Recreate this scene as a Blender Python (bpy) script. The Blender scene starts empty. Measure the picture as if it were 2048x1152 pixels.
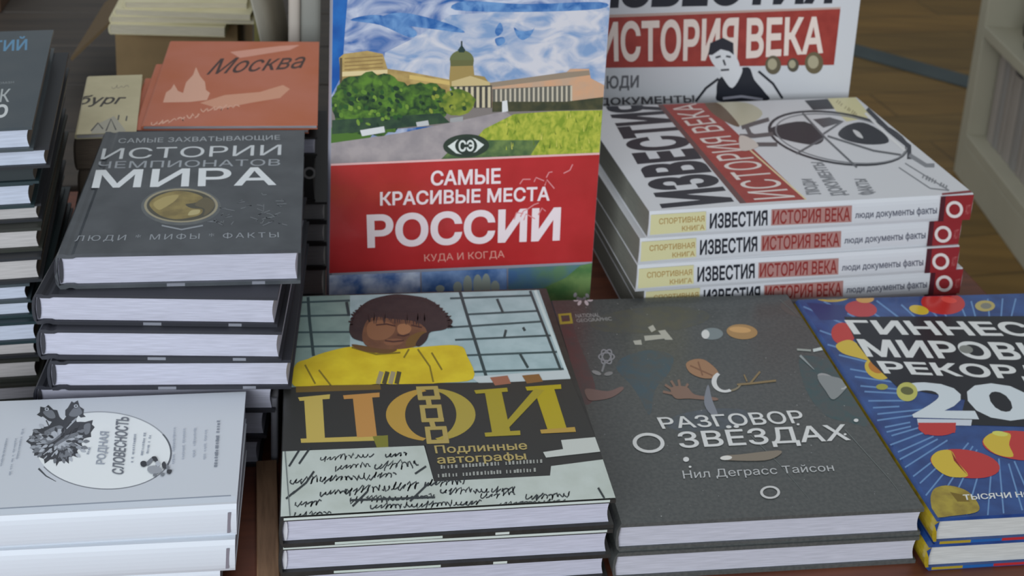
import bpy, bmesh, math, random
from mathutils import Vector, Matrix
from mathutils.geometry import tessellate_polygon, delaunay_2d_cdt
random.seed(7)
scene = bpy.context.scene
COL = scene.collection
R = math.radians

# ------------------------------------------------------------------ camera
HC = 0.5555
F_PX, PCY = 2600.0, -50.0
PITCH, ROLL = 0.292142, 0.055779
FW = Vector((0, math.cos(PITCH), -math.sin(PITCH)))
U0 = Vector((0, math.sin(PITCH), math.cos(PITCH)))
R0 = Vector((1, 0, 0))
RT = R0 * math.cos(ROLL) + U0 * math.sin(ROLL)
UP = U0 * math.cos(ROLL) - R0 * math.sin(ROLL)
CAM = Vector((0, 0, HC))
cd = bpy.data.cameras.new('camera')
cam = bpy.data.objects.new('camera', cd)
COL.objects.link(cam)
m = Matrix((RT, UP, -FW)).transposed().to_4x4()
m.translation = CAM
cam.matrix_world = m
cd.sensor_width = 36
cd.lens = 36 * F_PX / 2048
cd.shift_y = (PCY - 576) / 2048
cd.clip_start = 0.02
cd.dof.use_dof = True
cd.dof.focus_distance = 0.68
cd.dof.aperture_fstop = 18
scene.camera = cam

# ------------------------------------------------------------------ light and exposure
w = bpy.data.worlds.new('world')
scene.world = w
w.use_nodes = True
w.node_tree.nodes['Background'].inputs[0].default_value = (0.86, 0.93, 1.0, 1)
w.node_tree.nodes['Background'].inputs[1].default_value = 0.40


def area(name, loc, target, sx, sy, power, col):
    l = bpy.data.lights.new(name, 'AREA')
    l.shape = 'RECTANGLE'
    l.size, l.size_y, l.energy, l.color = sx, sy, power, col
    o = bpy.data.objects.new(name, l)
    COL.objects.link(o)
    o.location = loc
    o.rotation_euler = (Vector(target) - Vector(loc)).to_track_quat('-Z', 'Y').to_euler()
    return o


area('window_daylight', (-1.1, -2.1, 0.95), (0.0, 0.8, 0.1), 2.6, 1.5, 95, (0.88, 0.94, 1.0))
area('overhead_fill', (0.3, 1.4, 2.6), (0.0, 0.9, 0.0), 2.2, 0.8, 12, (1.0, 0.97, 0.92))  # soft overhead fill, added; no lamp is known there
scene.view_settings.view_transform = 'Standard'
scene.view_settings.look = 'None'
scene.view_settings.exposure = 0.0
scene.view_settings.gamma = 1.0


# ------------------------------------------------------------------ helpers
def lin(c):
    return tuple(((x / 255) / 12.92 if x / 255 <= 0.04045 else ((x / 255 + 0.055) / 1.055) ** 2.4) for x in c)


def ray(x, y):
    return FW + RT * ((x - 1024) / F_PX) - UP * ((y - PCY) / F_PX)


def at(x, y, z):
    d = ray(x, y)
    return CAM + d * ((z - HC) / d.z)


def at_y(x, y, yy):
    d = ray(x, y)
    return CAM + d * (yy / d.y)


MATS = {}


def mat(name, c, rough=0.5, noise=0.0, scale=60.0, coat=0.0, stretch=(1, 1, 1), c2=None, bump=0.0, detail=4.0, coat_bump=0.0, distort=0.0):
    if name in MATS:
        return MATS[name]
    M = bpy.data.materials.new(name)
    M.use_nodes = True
    nt = M.node_tree
    b = nt.nodes['Principled BSDF']
    b.inputs['Roughness'].default_value = rough
    b.inputs['Coat Weight'].default_value = coat
    b.inputs['Coat Roughness'].default_value = 0.12
    gain = 1.17 if name.startswith('ink') else 1.0
    c = tuple(min(0.9, q * gain) for q in lin(c))
    b.inputs['Base Color'].default_value = (*c, 1)
    if noise or c2 or bump or coat_bump:
        tc = nt.nodes.new('ShaderNodeTexCoord')
        mp = nt.nodes.new('ShaderNodeMapping')
        mp.inputs['Scale'].default_value = stretch
        nt.links.new(tc.outputs['Object'], mp.inputs[0])
        nz = nt.nodes.new('ShaderNodeTexNoise')
        nz.inputs['Scale'].default_value = scale
        nz.inputs['Detail'].default_value = detail
        nz.inputs['Distortion'].default_value = distort
        nt.links.new(mp.outputs[0], nz.inputs['Vector'])
        if noise or c2:
            rp = nt.nodes.new('ShaderNodeValToRGB')
            a, d = rp.color_ramp.elements
            a.position, d.position = 0.36, 0.64
            if c2:
                a.color, d.color = (*c, 1), (*[min(0.9, q * gain) for q in lin(c2)], 1)
            else:
                a.color = (*[max(0, x * (1 - noise)) for x in c], 1)
                d.color = (*[min(1, x * (1 + noise)) for x in c], 1)
            nt.links.new(nz.outputs['Fac'], rp.inputs[0])
            nt.links.new(rp.outputs[0], b.inputs['Base Color'])
        if bump or coat_bump:
            bp = nt.nodes.new('ShaderNodeBump')
            bp.inputs['Strength'].default_value = max(bump, coat_bump)
            bp.inputs['Distance'].default_value = 0.002
            nt.links.new(nz.outputs['Fac'], bp.inputs['Height'])
            nt.links.new(bp.outputs[0], b.inputs['Coat Normal' if coat_bump else 'Normal'])
    MATS[name] = M
    return M


def P(c, rough=0.38):
    """printing ink of one colour"""
    return mat('ink_%d_%d_%d_%d' % (*c, int(rough * 100)), c, rough)


def mesh_obj(name, bm, mats, parent=None):
    me = bpy.data.meshes.new(name)
    bm.to_mesh(me)
    bm.free()
    for x in (mats if isinstance(mats, (list, tuple)) else [mats]):
        me.materials.append(x)
    o = bpy.data.objects.new(name, me)
    COL.objects.link(o)
    if parent:
        o.parent = parent
    return o


def tag(o, label, cat, group=None, kind=None):
    if label:
        o['label'] = label
    if cat:
        o['category'] = cat
    if group:
        o['group'] = group
    if kind:
        o['kind'] = kind
    return o


def empty(name, loc=(0, 0, 0), rz=0.0):
    e = bpy.data.objects.new(name, None)
    e.empty_display_size = 0.03
    COL.objects.link(e)
    e.location = loc
    e.rotation_euler = (0, 0, rz)
    return e


def copy_tree(o, parent=None):
    c = o.copy()
    COL.objects.link(c)
    if parent:
        c.parent = parent
    for ch in list(o.children):
        copy_tree(ch, c)
    return c


def box(bm, x0, y0, z0, x1, y1, z1, mi=0, bev=0.0):
    vs = [bm.verts.new((x, y, z)) for x in (x0, x1) for y in (y0, y1) for z in (z0, z1)]
    fs = []
    for q in ((0, 1, 3, 2), (4, 6, 7, 5), (0, 4, 5, 1), (2, 3, 7, 6), (0, 2, 6, 4), (1, 5, 7, 3)):
        f = bm.faces.new([vs[i] for i in q])
        f.material_index = mi
        fs.append(f)
    if bev:
        es = {e for f in fs for e in f.edges}
        r = bmesh.ops.bevel(bm, geom=list(es), offset=bev, segments=2, affect='EDGES', profile=0.5)
        for f in r['faces']:
            f.material_index = mi
    return fs


def sweep(bm, prof, a0, a1, fn, mi=0):
    """closed profile of (u, z) swept along v from a0 to a1; fn maps (u, v, z) to the local point"""
    A = [bm.verts.new(fn(u, a0, z)) for u, z in prof]
    B = [bm.verts.new(fn(u, a1, z)) for u, z in prof]
    n = len(prof)
    for i in range(n):
        j = (i + 1) % n
        f = bm.faces.new((A[i], A[j], B[j], B[i]))
        f.material_index = mi
        f.smooth = False
    tri = tessellate_polygon([[Vector((u, z, 0)) for u, z in prof]])
    for t in tri:
        for L in (A, B):
            try:
                f = bm.faces.new([L[k] for k in t])
                f.material_index = mi
            except ValueError:
                pass
    bmesh.ops.recalc_face_normals(bm, faces=bm.faces[:])


TEXTS = {}


def text_mesh(t, bold=0.0, shear=0.0, space=1.0):
    """outlines of a word as filled triangles in a unit box; overlapping strokes of a letter are filled one by one"""
    k = (t, bold, shear, space)
    if k in TEXTS:
        return TEXTS[k]
    c = bpy.data.curves.new('lettering', 'FONT')
    c.body = t
    c.shear = shear
    c.space_character = space
    c.resolution_u = 3
    c.fill_mode = 'NONE'
    o = bpy.data.objects.new('lettering', c)
    COL.objects.link(o)
    dg = bpy.context.evaluated_depsgraph_get()
    e = o.evaluated_get(dg)
    me = e.to_mesh()
    co = [(v.co.x, v.co.y) for v in me.vertices]
    nb = {}
    for ed in me.edges:
        p, q = ed.vertices
        nb.setdefault(p, []).append(q)
        nb.setdefault(q, []).append(p)
    e.to_mesh_clear()
    bpy.data.objects.remove(o)
    bpy.data.curves.remove(c)
    seen, loops = set(), []
    for st in sorted(nb):
        if st in seen:
            continue
        L, cur = [st], min(nb[st])
        seen.add(st)
        while cur not in seen:
            L.append(cur)
            seen.add(cur)
            nx = [x for x in nb[cur] if x not in seen]
            if not nx:
                break
            cur = nx[0]
        if L[1:] and L[1] != st + 1 and st + 1 in L:
            L = [L[0]] + L[:0:-1]
        P_ = []
        for i in L:
            if not P_ or abs(co[i][0] - P_[-1][0]) + abs(co[i][1] - P_[-1][1]) > 1e-5:
                P_.append(co[i])
        if len(P_) > 2:
            loops.append(P_)

    def ar(p):
        return sum(p[i - 1][0] * p[i][1] - p[i][0] * p[i - 1][1] for i in range(len(p))) / 2

    def wind(x, y):
        n = 0
        for p in loops:
            for i in range(len(p)):
                (x0, y0), (x1, y1) = p[i - 1], p[i]
                if (y0 > y) != (y1 > y):
                    if x < (x1 - x0) * (y - y0) / (y1 - y0) + x0:
                        n += 1 if y1 > y0 else -1
        return n
    big = max(loops, key=lambda p: abs(ar(p)))
    sg = 1 if ar(big) > 0 else -1

    def grow(p, d):
        r = []
        n = len(p)
        for i in range(n):
            a, b, c_ = p[i - 1], p[i], p[(i + 1) % n]
            e0, e1 = Vector((b[0] - a[0], b[1] - a[1])), Vector((c_[0] - b[0], c_[1] - b[1]))
            e0.normalize()
            e1.normalize()
            n0, n1 = Vector((e0.y, -e0.x)), Vector((e1.y, -e1.x))
            m_ = n0 + n1
            if m_.length < 1e-4:
                m_ = n0
            m_.normalize()
            q = d * sg / max(0.6, m_.dot(n0))
            r.append((b[0] + m_.x * q, b[1] + m_.y * q))
        return r
    if bold:
        loops = [grow(p, bold) for p in loops]
    pv, pe = [], []
    for p in loops:
        b = len(pv)
        pv += [Vector(q) for q in p]
        pe += [(b + i, b + (i + 1) % len(p)) for i in range(len(p))]
    cv, _, cf, *_r = delaunay_2d_cdt(pv, pe, [], 0, 1e-6)
    vs = [(v.x, v.y) for v in cv]
    fs = []
    for f in cf:
        if wind(sum(vs[q][0] for q in f) / len(f), sum(vs[q][1] for q in f) / len(f)):
            fs.append(tuple(f))
    x0, x1 = min(v[0] for v in vs), max(v[0] for v in vs)
    y0, y1 = min(v[1] for v in vs), max(v[1] for v in vs)
    vs = [((x - x0) / (x1 - x0 or 1), (y - y0) / (y1 - y0 or 1)) for x, y in vs]
    TEXTS[k] = (vs, fs)
    return TEXTS[k]


class Sheet:
    """Printing on one flat face of a book. Shapes are given as they are seen in the photograph and laid on the face's own plane."""
    def __init__(s, bm, mats, mw, origin, ax, ay, wd, ht, eps=0.000008):
        s.bm, s.mats, s.mw, s.o, s.ax, s.ay, s.wd, s.ht, s.eps = bm, mats, mw, Vector(origin), Vector(ax), Vector(ay), wd, ht, eps
        s.n = s.ax.cross(s.ay)
        s.k = 1
        s.mute = False
        s.inv = mw.inverted()
        s.po = mw @ s.o
        s.pn = (mw.to_3x3() @ s.n).normalized()

    def uv(s, p):
        d = ray(*p)
        t = (s.po - CAM).dot(s.pn) / d.dot(s.pn)
        q = s.inv @ (CAM + d * t) - s.o
        return q.dot(s.ax), q.dot(s.ay)

    def mi(s, M):
        if M not in s.mats:
            s.mats.append(M)
        return s.mats.index(M)

    def pt(s, u, v, clamp=True):
        if clamp:
            u = min(max(u, 0.0003), s.wd - 0.0003)
            v = min(max(v, 0.0003), s.ht - 0.0003)
        return s.o + s.ax * u + s.ay * v + s.n * (s.eps * s.k)

    def poly_uv(s, pts, M):
        if s.mute:
            return
        vs = [s.bm.verts.new(s.pt(*p)) for p in pts]
        i = s.mi(M)
        for t in tessellate_polygon([[Vector((u, v, 0)) for u, v in pts]]):
            try:
                f = s.bm.faces.new([vs[k] for k in t])
            except ValueError:
                continue
            f.material_index = i
            f.normal_update()
            if f.normal.dot(s.n) < 0:
                f.normal_flip()
        s.k += 1

    def poly(s, pts, M):
        s.poly_uv([s.uv(p) for p in pts], M)

    def blob(s, pts, M, sub=4):
        n = len(pts)
        out = []
        for i in range(n):
            a, b, c, d = pts[i - 1], pts[i], pts[(i + 1) % n], pts[(i + 2) % n]
            for k in range(sub):
                t = k / sub
                out.append(tuple(0.5 * (2 * b[j] + (c[j] - a[j]) * t + (2 * a[j] - 5 * b[j] + 4 * c[j] - d[j]) * t * t + (3 * b[j] - a[j] - 3 * c[j] + d[j]) * t ** 3) for j in (0, 1)))
        s.poly(out, M)

    def ell(s, cx, cy, rx, ry, M, rot=0.0, n=28, a0=0.0, a1=360.0):
        c, d = math.cos(R(rot)), math.sin(R(rot))
        P_ = []
        for i in range(n + (0 if a1 - a0 >= 360 else 1)):
            t = R(a0 + (a1 - a0) * i / n)
            x, y = rx * math.cos(t), ry * math.sin(t)
            P_.append((cx + x * c - y * d, cy + x * d + y * c))
        s.poly(P_, M)

    def strip(s, A, B, M, close=False):
        if s.mute:
            return
        i = s.mi(M)
        VA = [s.bm.verts.new(s.pt(*s.uv(p))) for p in A]
        VB = [s.bm.verts.new(s.pt(*s.uv(p))) for p in B]
        n = len(A)
        for k in range(n if close else n - 1):
            j = (k + 1) % n
            f = s.bm.faces.new((VA[k], VA[j], VB[j], VB[k]))
            f.material_index = i
            f.normal_update()
            if f.normal.dot(s.n) < 0:
                f.normal_flip()
        s.k += 1

    def ring(s, cx, cy, rx, ry, wx, wy, M, rot=0.0, n=32, a0=0.0, a1=360.0):
        c, d = math.cos(R(rot)), math.sin(R(rot))
        A, B = [], []
        full = a1 - a0 >= 360
        for i in range(n if full else n + 1):
            t = R(a0 + (a1 - a0) * i / n)
            for L, ex, ey in ((A, rx, ry), (B, rx - wx, ry - wy)):
                x, y = ex * math.cos(t), ey * math.sin(t)
                L.append((cx + x * c - y * d, cy + x * d + y * c))
        s.strip(A, B, M, full)

    def line(s, pts, wd, M, taper=False):
        A, B = [], []
        n = len(pts)
        for i, p in enumerate(pts):
            a, b = pts[max(0, i - 1)], pts[min(n - 1, i + 1)]
            dx, dy = b[0] - a[0], b[1] - a[1]
            l = math.hypot(dx, dy) or 1
            h = wd / 2 * (1 - (0.75 * i / (n - 1) if taper else 0))
            A.append((p[0] - dy / l * h, p[1] + dx / l * h))
            B.append((p[0] + dy / l * h, p[1] - dx / l * h))
        s.strip(A, B, M)

    def text(s, body, tl, tr, br, bl, M, bold=0.0, shear=0.0, space=1.0):
        if s.mute:
            return
        vs, fs = text_mesh(body, bold, shear, space)
        c = [s.uv(p) for p in (tl, tr, br, bl)]
        i = s.mi(M)
        V = []
        for a, b in vs:
            u = (c[3][0] * (1 - a) + c[2][0] * a) * (1 - b) + (c[0][0] * (1 - a) + c[1][0] * a) * b
            v = (c[3][1] * (1 - a) + c[2][1] * a) * (1 - b) + (c[0][1] * (1 - a) + c[1][1] * a) * b
            V.append(s.bm.verts.new(s.pt(u, v)))
        for q in fs:
            try:
                f = s.bm.faces.new([V[k] for k in q])
            except ValueError:
                continue
            f.material_index = i
            f.normal_update()
            if f.normal.dot(s.n) < 0:
                f.normal_flip()
        s.k += 1

    def scrawl(s, x0, y0, x1, y1, h, wd, M, rnd, step=5):
        """a line of small handwriting strokes"""
        l = math.hypot(x1 - x0, y1 - y0)
        n = int(l / step)
        k0 = s.k
        cur = []
        ph = 0.0
        for i in range(n * 3 + 1):
            t = i / max(1, n * 3)
            ph += rnd.uniform(0.7, 1.5)
            am = h * rnd.choice((0.35, 0.4, 0.5, 0.9))
            yy = am * math.sin(ph)
            cur.append((x0 + (x1 - x0) * t + 0.28 * h * math.cos(ph * 0.9) + yy * 0.3, y0 + (y1 - y0) * t - yy))
            if (len(cur) > 7 and rnd.random() < 0.22) or i == n * 3:
                if len(cur) > 2:
                    s.line(cur, wd * rnd.uniform(0.8, 1.25), M)
                    s.k = k0
                cur = []
        s.k = k0 + 1

    def ticks(s, x0, y0, x1, y1, h, M, rnd, step=5.0, fill=0.55):
        """a line of print too small to read"""
        l = math.hypot(x1 - x0, y1 - y0)
        dx, dy = (x1 - x0) / l, (y1 - y0) / l
        t = 0.0
        k0 = s.k
        while t < l - step * 0.6:
            wd = step * fill * rnd.uniform(0.6, 1.2)
            if rnd.random() > 0.12:
                a = (x0 + dx * t, y0 + dy * t)
                b = (x0 + dx * (t + wd), y0 + dy * (t + wd))
                hh = h * rnd.uniform(0.75, 1.0)
                n = (dy * hh, -dx * hh)
                s.poly([a, b, (b[0] + n[0], b[1] + n[1]), (a[0] + n[0], a[1] + n[1])], M)
                s.k = k0
            t += step * rnd.uniform(0.8, 1.2)
        s.k = k0 + 1


# ------------------------------------------------------------------ book builder
PAGE = mat('page_edges', (184, 184, 198), 0.85, noise=0.10, scale=30, stretch=(2, 2, 60), detail=3)
PAGE_CREAM = mat('page_edges_cream', (184, 180, 178), 0.85, noise=0.10, scale=30, stretch=(2, 2, 60), detail=3)
PAGE_BLUE = mat('page_edges_bluish', (188, 195, 210), 0.8, noise=0.10, scale=30, stretch=(2, 2, 60), detail=3)
PAGE_DARK = mat('page_edges_grey', (150, 148, 152), 0.85, noise=0.12, scale=30, stretch=(2, 2, 60), detail=3)


def book(name, W, H, T, cover_mat, page_mat=PAGE, spine='left', bt=0.0022, ov=0.003, groove=0.0, mw=None, art=None,
         band=None, spine_mat=None, edge_mats=None, bulge=0.0012, soft=False, bare=False, fore_mat=None):
    """A closed book lying on its back cover. u runs from the spine to the fore edge, v from the tail to the head.
    spine 'left': u is local x and v local y; spine 'front': the spine faces -y and the head points to -x."""
    if spine == 'left':
        fn = lambda u, v, z: (u, v, z)
    else:
        fn = lambda u, v, z: (H - v, u, z)
    root = empty(name)
    r = 0.0022 if not soft else 0.0012
    g = groove
    hx = 0.0085

    def half(sign):  # hinge outline on the outside from spine to board
        return [(r, 0.0)] + ([(hx - 0.003, 0.0), (hx - 0.001, g), (hx + 0.001, g), (hx + 0.003, 0.0)] if g else [])
    outer = [(W, 0.0)] + [(u, z) for u, z in reversed(half(0))]
    for k in range(1, 8):
        t = k / 8
        outer.append((-bulge * math.sin(math.pi * t) + r * (1 - math.sin(math.pi * t)) * (0.25 if 0.2 < t < 0.8 else 0.55) - 0.0002, T * t))
    outer += [(u, T - z) for u, z in half(1)] + [(W, T)]
    inner = [(W, T - bt), (0.0125, T - bt), (0.0105, T - bt - g), (0.0055, T - bt - g), (0.0018, T - bt), (0.0009, T * 0.5), (0.0018, bt), (0.0055, bt + g), (0.0105, bt + g), (0.0125, bt), (W, bt)]
    bm = bmesh.new()
    mats = [cover_mat]
    sweep(bm, outer + inner, 0.0, H, fn)
    if spine_mat:
        mats.append(spine_mat)
        bm.faces.ensure_lookup_table()
        for f in bm.faces:
            c = f.calc_center_median()
            u = c.x if spine == 'left' else c.y
            if u < 0.0004:
                f.material_index = 1
    if art:
        if spine == 'left':
            top = Sheet(bm, mats, mw, (0, 0, T), (1, 0, 0), (0, 1, 0), W, H)
            side = Sheet(bm, mats, mw, (0, -0.0, 0), (1, 0, 0), (0, 0, 1), W, T)
        else:
            top = Sheet(bm, mats, mw, (0, 0, T), (1, 0, 0), (0, 1, 0), H, W)
            side = Sheet(bm, mats, mw, (0, -bulge - 0.0003, 0), (1, 0, 0), (0, 0, 1), H, T)
        top.mute = bare
        art(top, side)
    mesh_obj('cover', bm, mats, root)
    # page block: rounded at the spine, hollow at the fore edge
    z0, z1 = bt + 0.0001, T - bt - 0.0001
    prof = []
    cc = 0.0012 if not soft else 0.0
    for k in range(0, 7):
        t = k / 6
        prof.append((W - ov - cc * math.sin(math.pi * t), z0 + (z1 - z0) * t))
    for k in range(0, 7):
        t = 1 - k / 6
        prof.append((0.0011 + 0.0006 * (1 - math.sin(math.pi * t)), z0 + (z1 - z0) * t))
    bm = bmesh.new()
    sweep(bm, prof, ov, H - ov, fn)
    pms = [page_mat]
    if fore_mat:
        pms.append(fore_mat)
        for f in bm.faces:
            c = f.calc_center_median()
            f.normal_update()
            if (c.x if spine == 'left' else c.y) > W - ov - 0.004 and abs(f.normal.x if spine == 'left' else f.normal.y) > 0.7:
                f.material_index = 1
    mesh_obj('page_block', bm, pms, root)
    if band:
        for v0, v1 in ((ov - 0.0009, ov + 0.002), (H - ov - 0.002, H - ov + 0.0009)):
            bm = bmesh.new()
            pr = [(0.0030 + 0.0012 * math.cos(a), (z0 + z1) / 2 + (z1 - z0) * 0.47 * math.sin(a)) for a in [math.tau * i / 10 for i in range(10)]]
            sweep(bm, pr, v0, v1, fn)
            mesh_obj('headband', bm, band, root)
    return root


def yaw_of(a, b):
    return math.atan2(b.y - a.y, b.x - a.x)


def pose(p, yaw, z):
    return Matrix.Translation((p[0], p[1], z)) @ Matrix.Rotation(yaw, 4, 'Z')


def put(o, p, yaw, z):
    o.location = (p[0], p[1], z)
    o.rotation_euler = (0, 0, yaw)


ORD = ['topmost', 'second from the top', 'third from the top', 'fourth from the top', 'fifth from the top', 'sixth from the top',
       'seventh from the top', 'eighth from the top', 'ninth from the top', 'tenth from the top', 'eleventh from the top',
       'twelfth from the top', 'thirteenth from the top', 'lowest']

# ------------------------------------------------------------------ the room
floor_m = bpy.data.materials.new('wood_floor')
floor_m.use_nodes = True
nt = floor_m.node_tree
bs = nt.nodes['Principled BSDF']
bs.inputs['Roughness'].default_value = 0.45
tc = nt.nodes.new('ShaderNodeTexCoord')
mp = nt.nodes.new('ShaderNodeMapping')
mp.inputs['Rotation'].default_value = (0, 0, R(-14))
br = nt.nodes.new('ShaderNodeTexBrick')
br.inputs['Color1'].default_value = (*lin((146, 112, 56)), 1)
br.inputs['Color2'].default_value = (*lin((128, 102, 54)), 1)
br.inputs['Mortar'].default_value = (*lin((110, 86, 44)), 1)
br.inputs['Scale'].default_value = 1.0
br.inputs['Mortar Size'].default_value = 0.004
br.inputs['Brick Width'].default_value = 1.2
br.inputs['Row Height'].default_value = 0.16
nz = nt.nodes.new('ShaderNodeTexNoise')
nz.inputs['Scale'].default_value = 3.0
mp2 = nt.nodes.new('ShaderNodeMapping')
mp2.inputs['Rotation'].default_value = (0, 0, R(-14))
mp2.inputs['Scale'].default_value = (0.8, 9, 1)
mx = nt.nodes.new('ShaderNodeMixRGB')
mx.blend_type = 'MULTIPLY'
mx.inputs[0].default_value = 0.7
rp = nt.nodes.new('ShaderNodeValToRGB')
rp.color_ramp.elements[0].position, rp.color_ramp.elements[1].position = 0.35, 0.65
rp.color_ramp.elements[0].color = (0.62, 0.60, 0.58, 1)
rp.color_ramp.elements[1].color = (1.0, 0.98, 0.94, 1)
nt.links.new(tc.outputs['Object'], mp.inputs[0])
nt.links.new(tc.outputs['Object'], mp2.inputs[0])
nt.links.new(mp.outputs[0], br.inputs['Vector'])
nt.links.new(mp2.outputs[0], nz.inputs['Vector'])
nt.links.new(nz.outputs['Fac'], rp.inputs[0])
nt.links.new(br.outputs['Color'], mx.inputs[1])
nt.links.new(rp.outputs[0], mx.inputs[2])
nt.links.new(mx.outputs[0], bs.inputs['Base Color'])
FZ = -0.75
bm = bmesh.new()
box(bm, -3.5, -2.5, FZ - 0.05, 4.0, 8.0, FZ)
tag(mesh_obj('floor', bm, floor_m), None, None, kind='structure')
# blue strip across the floor
a, b = at(1640, 82, FZ), at(1960, 172, FZ)
bm = bmesh.new()
d = (b - a).normalized()
n = Vector((-d.y, d.x, 0))
A0, B0 = a - d * 1.2, b + d * 1.6
for s0, s1 in ((0.0, 1.0),):
    q = [A0 - n * 0.05, B0 - n * 0.05, B0 + n * 0.05, A0 + n * 0.05]
    lo = [bm.verts.new((p.x, p.y, FZ + 0.0005)) for p in q]
    hi = [bm.verts.new((p.x, p.y, FZ + 0.004)) for p in q]
    bm.faces.new(hi)
    for i in range(4):
        bm.faces.new((lo[i], lo[(i + 1) % 4], hi[(i + 1) % 4], hi[i]))
tag(mesh_obj('trim_1', bm, mat('floor_strip', (74, 84, 84), 0.6, noise=0.1, scale=8)), None, None, kind='structure')
bm = bmesh.new()
box(bm, -3.5, 7.0, FZ, 4.0, 7.1, 2.2)
tag(mesh_obj('wall_back', bm, mat('wall_paint', (150, 150, 145), 0.8)), None, None, kind='structure')

# ------------------------------------------------------------------ tables
TY = R(9)
tb_m = mat('table_wood', (118, 66, 44), 0.42, c2=(92, 50, 34), scale=6, stretch=(1.5, 14, 6))
tleg_m = mat('table_leg_wood', (60, 38, 28), 0.5)
t = empty('display_table', (0.385, 1.205, 0), TY)
tag(t, 'reddish brown wooden display table carrying the stacks of books', 'table')
bm = bmesh.new()
box(bm, -1.45, -0.80, -0.03, 0.0, 0.0, 0.0, bev=0.003)
mesh_obj('table_top', bm, tb_m, t)
for x, y in ((-1.40, -0.75), (-0.1, -0.75), (-1.40, -0.1), (-0.1, -0.1)):
    bm = bmesh.new()
    box(bm, x, y, FZ, x + 0.05, y + 0.05, -0.03, bev=0.003)
    mesh_obj('leg', bm, tleg_m, t)
bm = bmesh.new()
box(bm, -1.38, -0.74, -0.11, -0.07, -0.72, -0.03)
box(bm, -1.38, -0.08, -0.11, -0.07, -0.06, -0.03)
mesh_obj('apron', bm, tleg_m, t)
t = empty('side_table', (0.385, 1.205, 0), TY)
tag(t, 'dark grey-brown plank table standing behind the display table', 'table')
gm = mat('grey_planks', (70, 62, 54), 0.6, c2=(58, 52, 47), scale=5, stretch=(1, 12, 5))
bm = bmesh.new()
for k in range(7):
    box(bm, -1.9, 0.012 + k * 0.125, -0.03, -0.18, 0.012 + k * 0.125 + 0.1225, 0.0, bev=0.0015)
mesh_obj('table_top', bm, gm, t)
for x, y in ((-1.86, 0.03), (-0.26, 0.03), (-1.86, 0.82), (-0.26, 0.82)):
    bm = bmesh.new()
    box(bm, x, y, FZ, x + 0.05, y + 0.05, -0.03)
    mesh_obj('leg', bm, tleg_m, t)

# ------------------------------------------------------------------ books on stars (two)
STARS_C = mat('stars_cover', (72, 75, 74), 0.36, c2=(84, 86, 84), scale=420, detail=2, coat=0.25, coat_bump=0.12)


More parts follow.
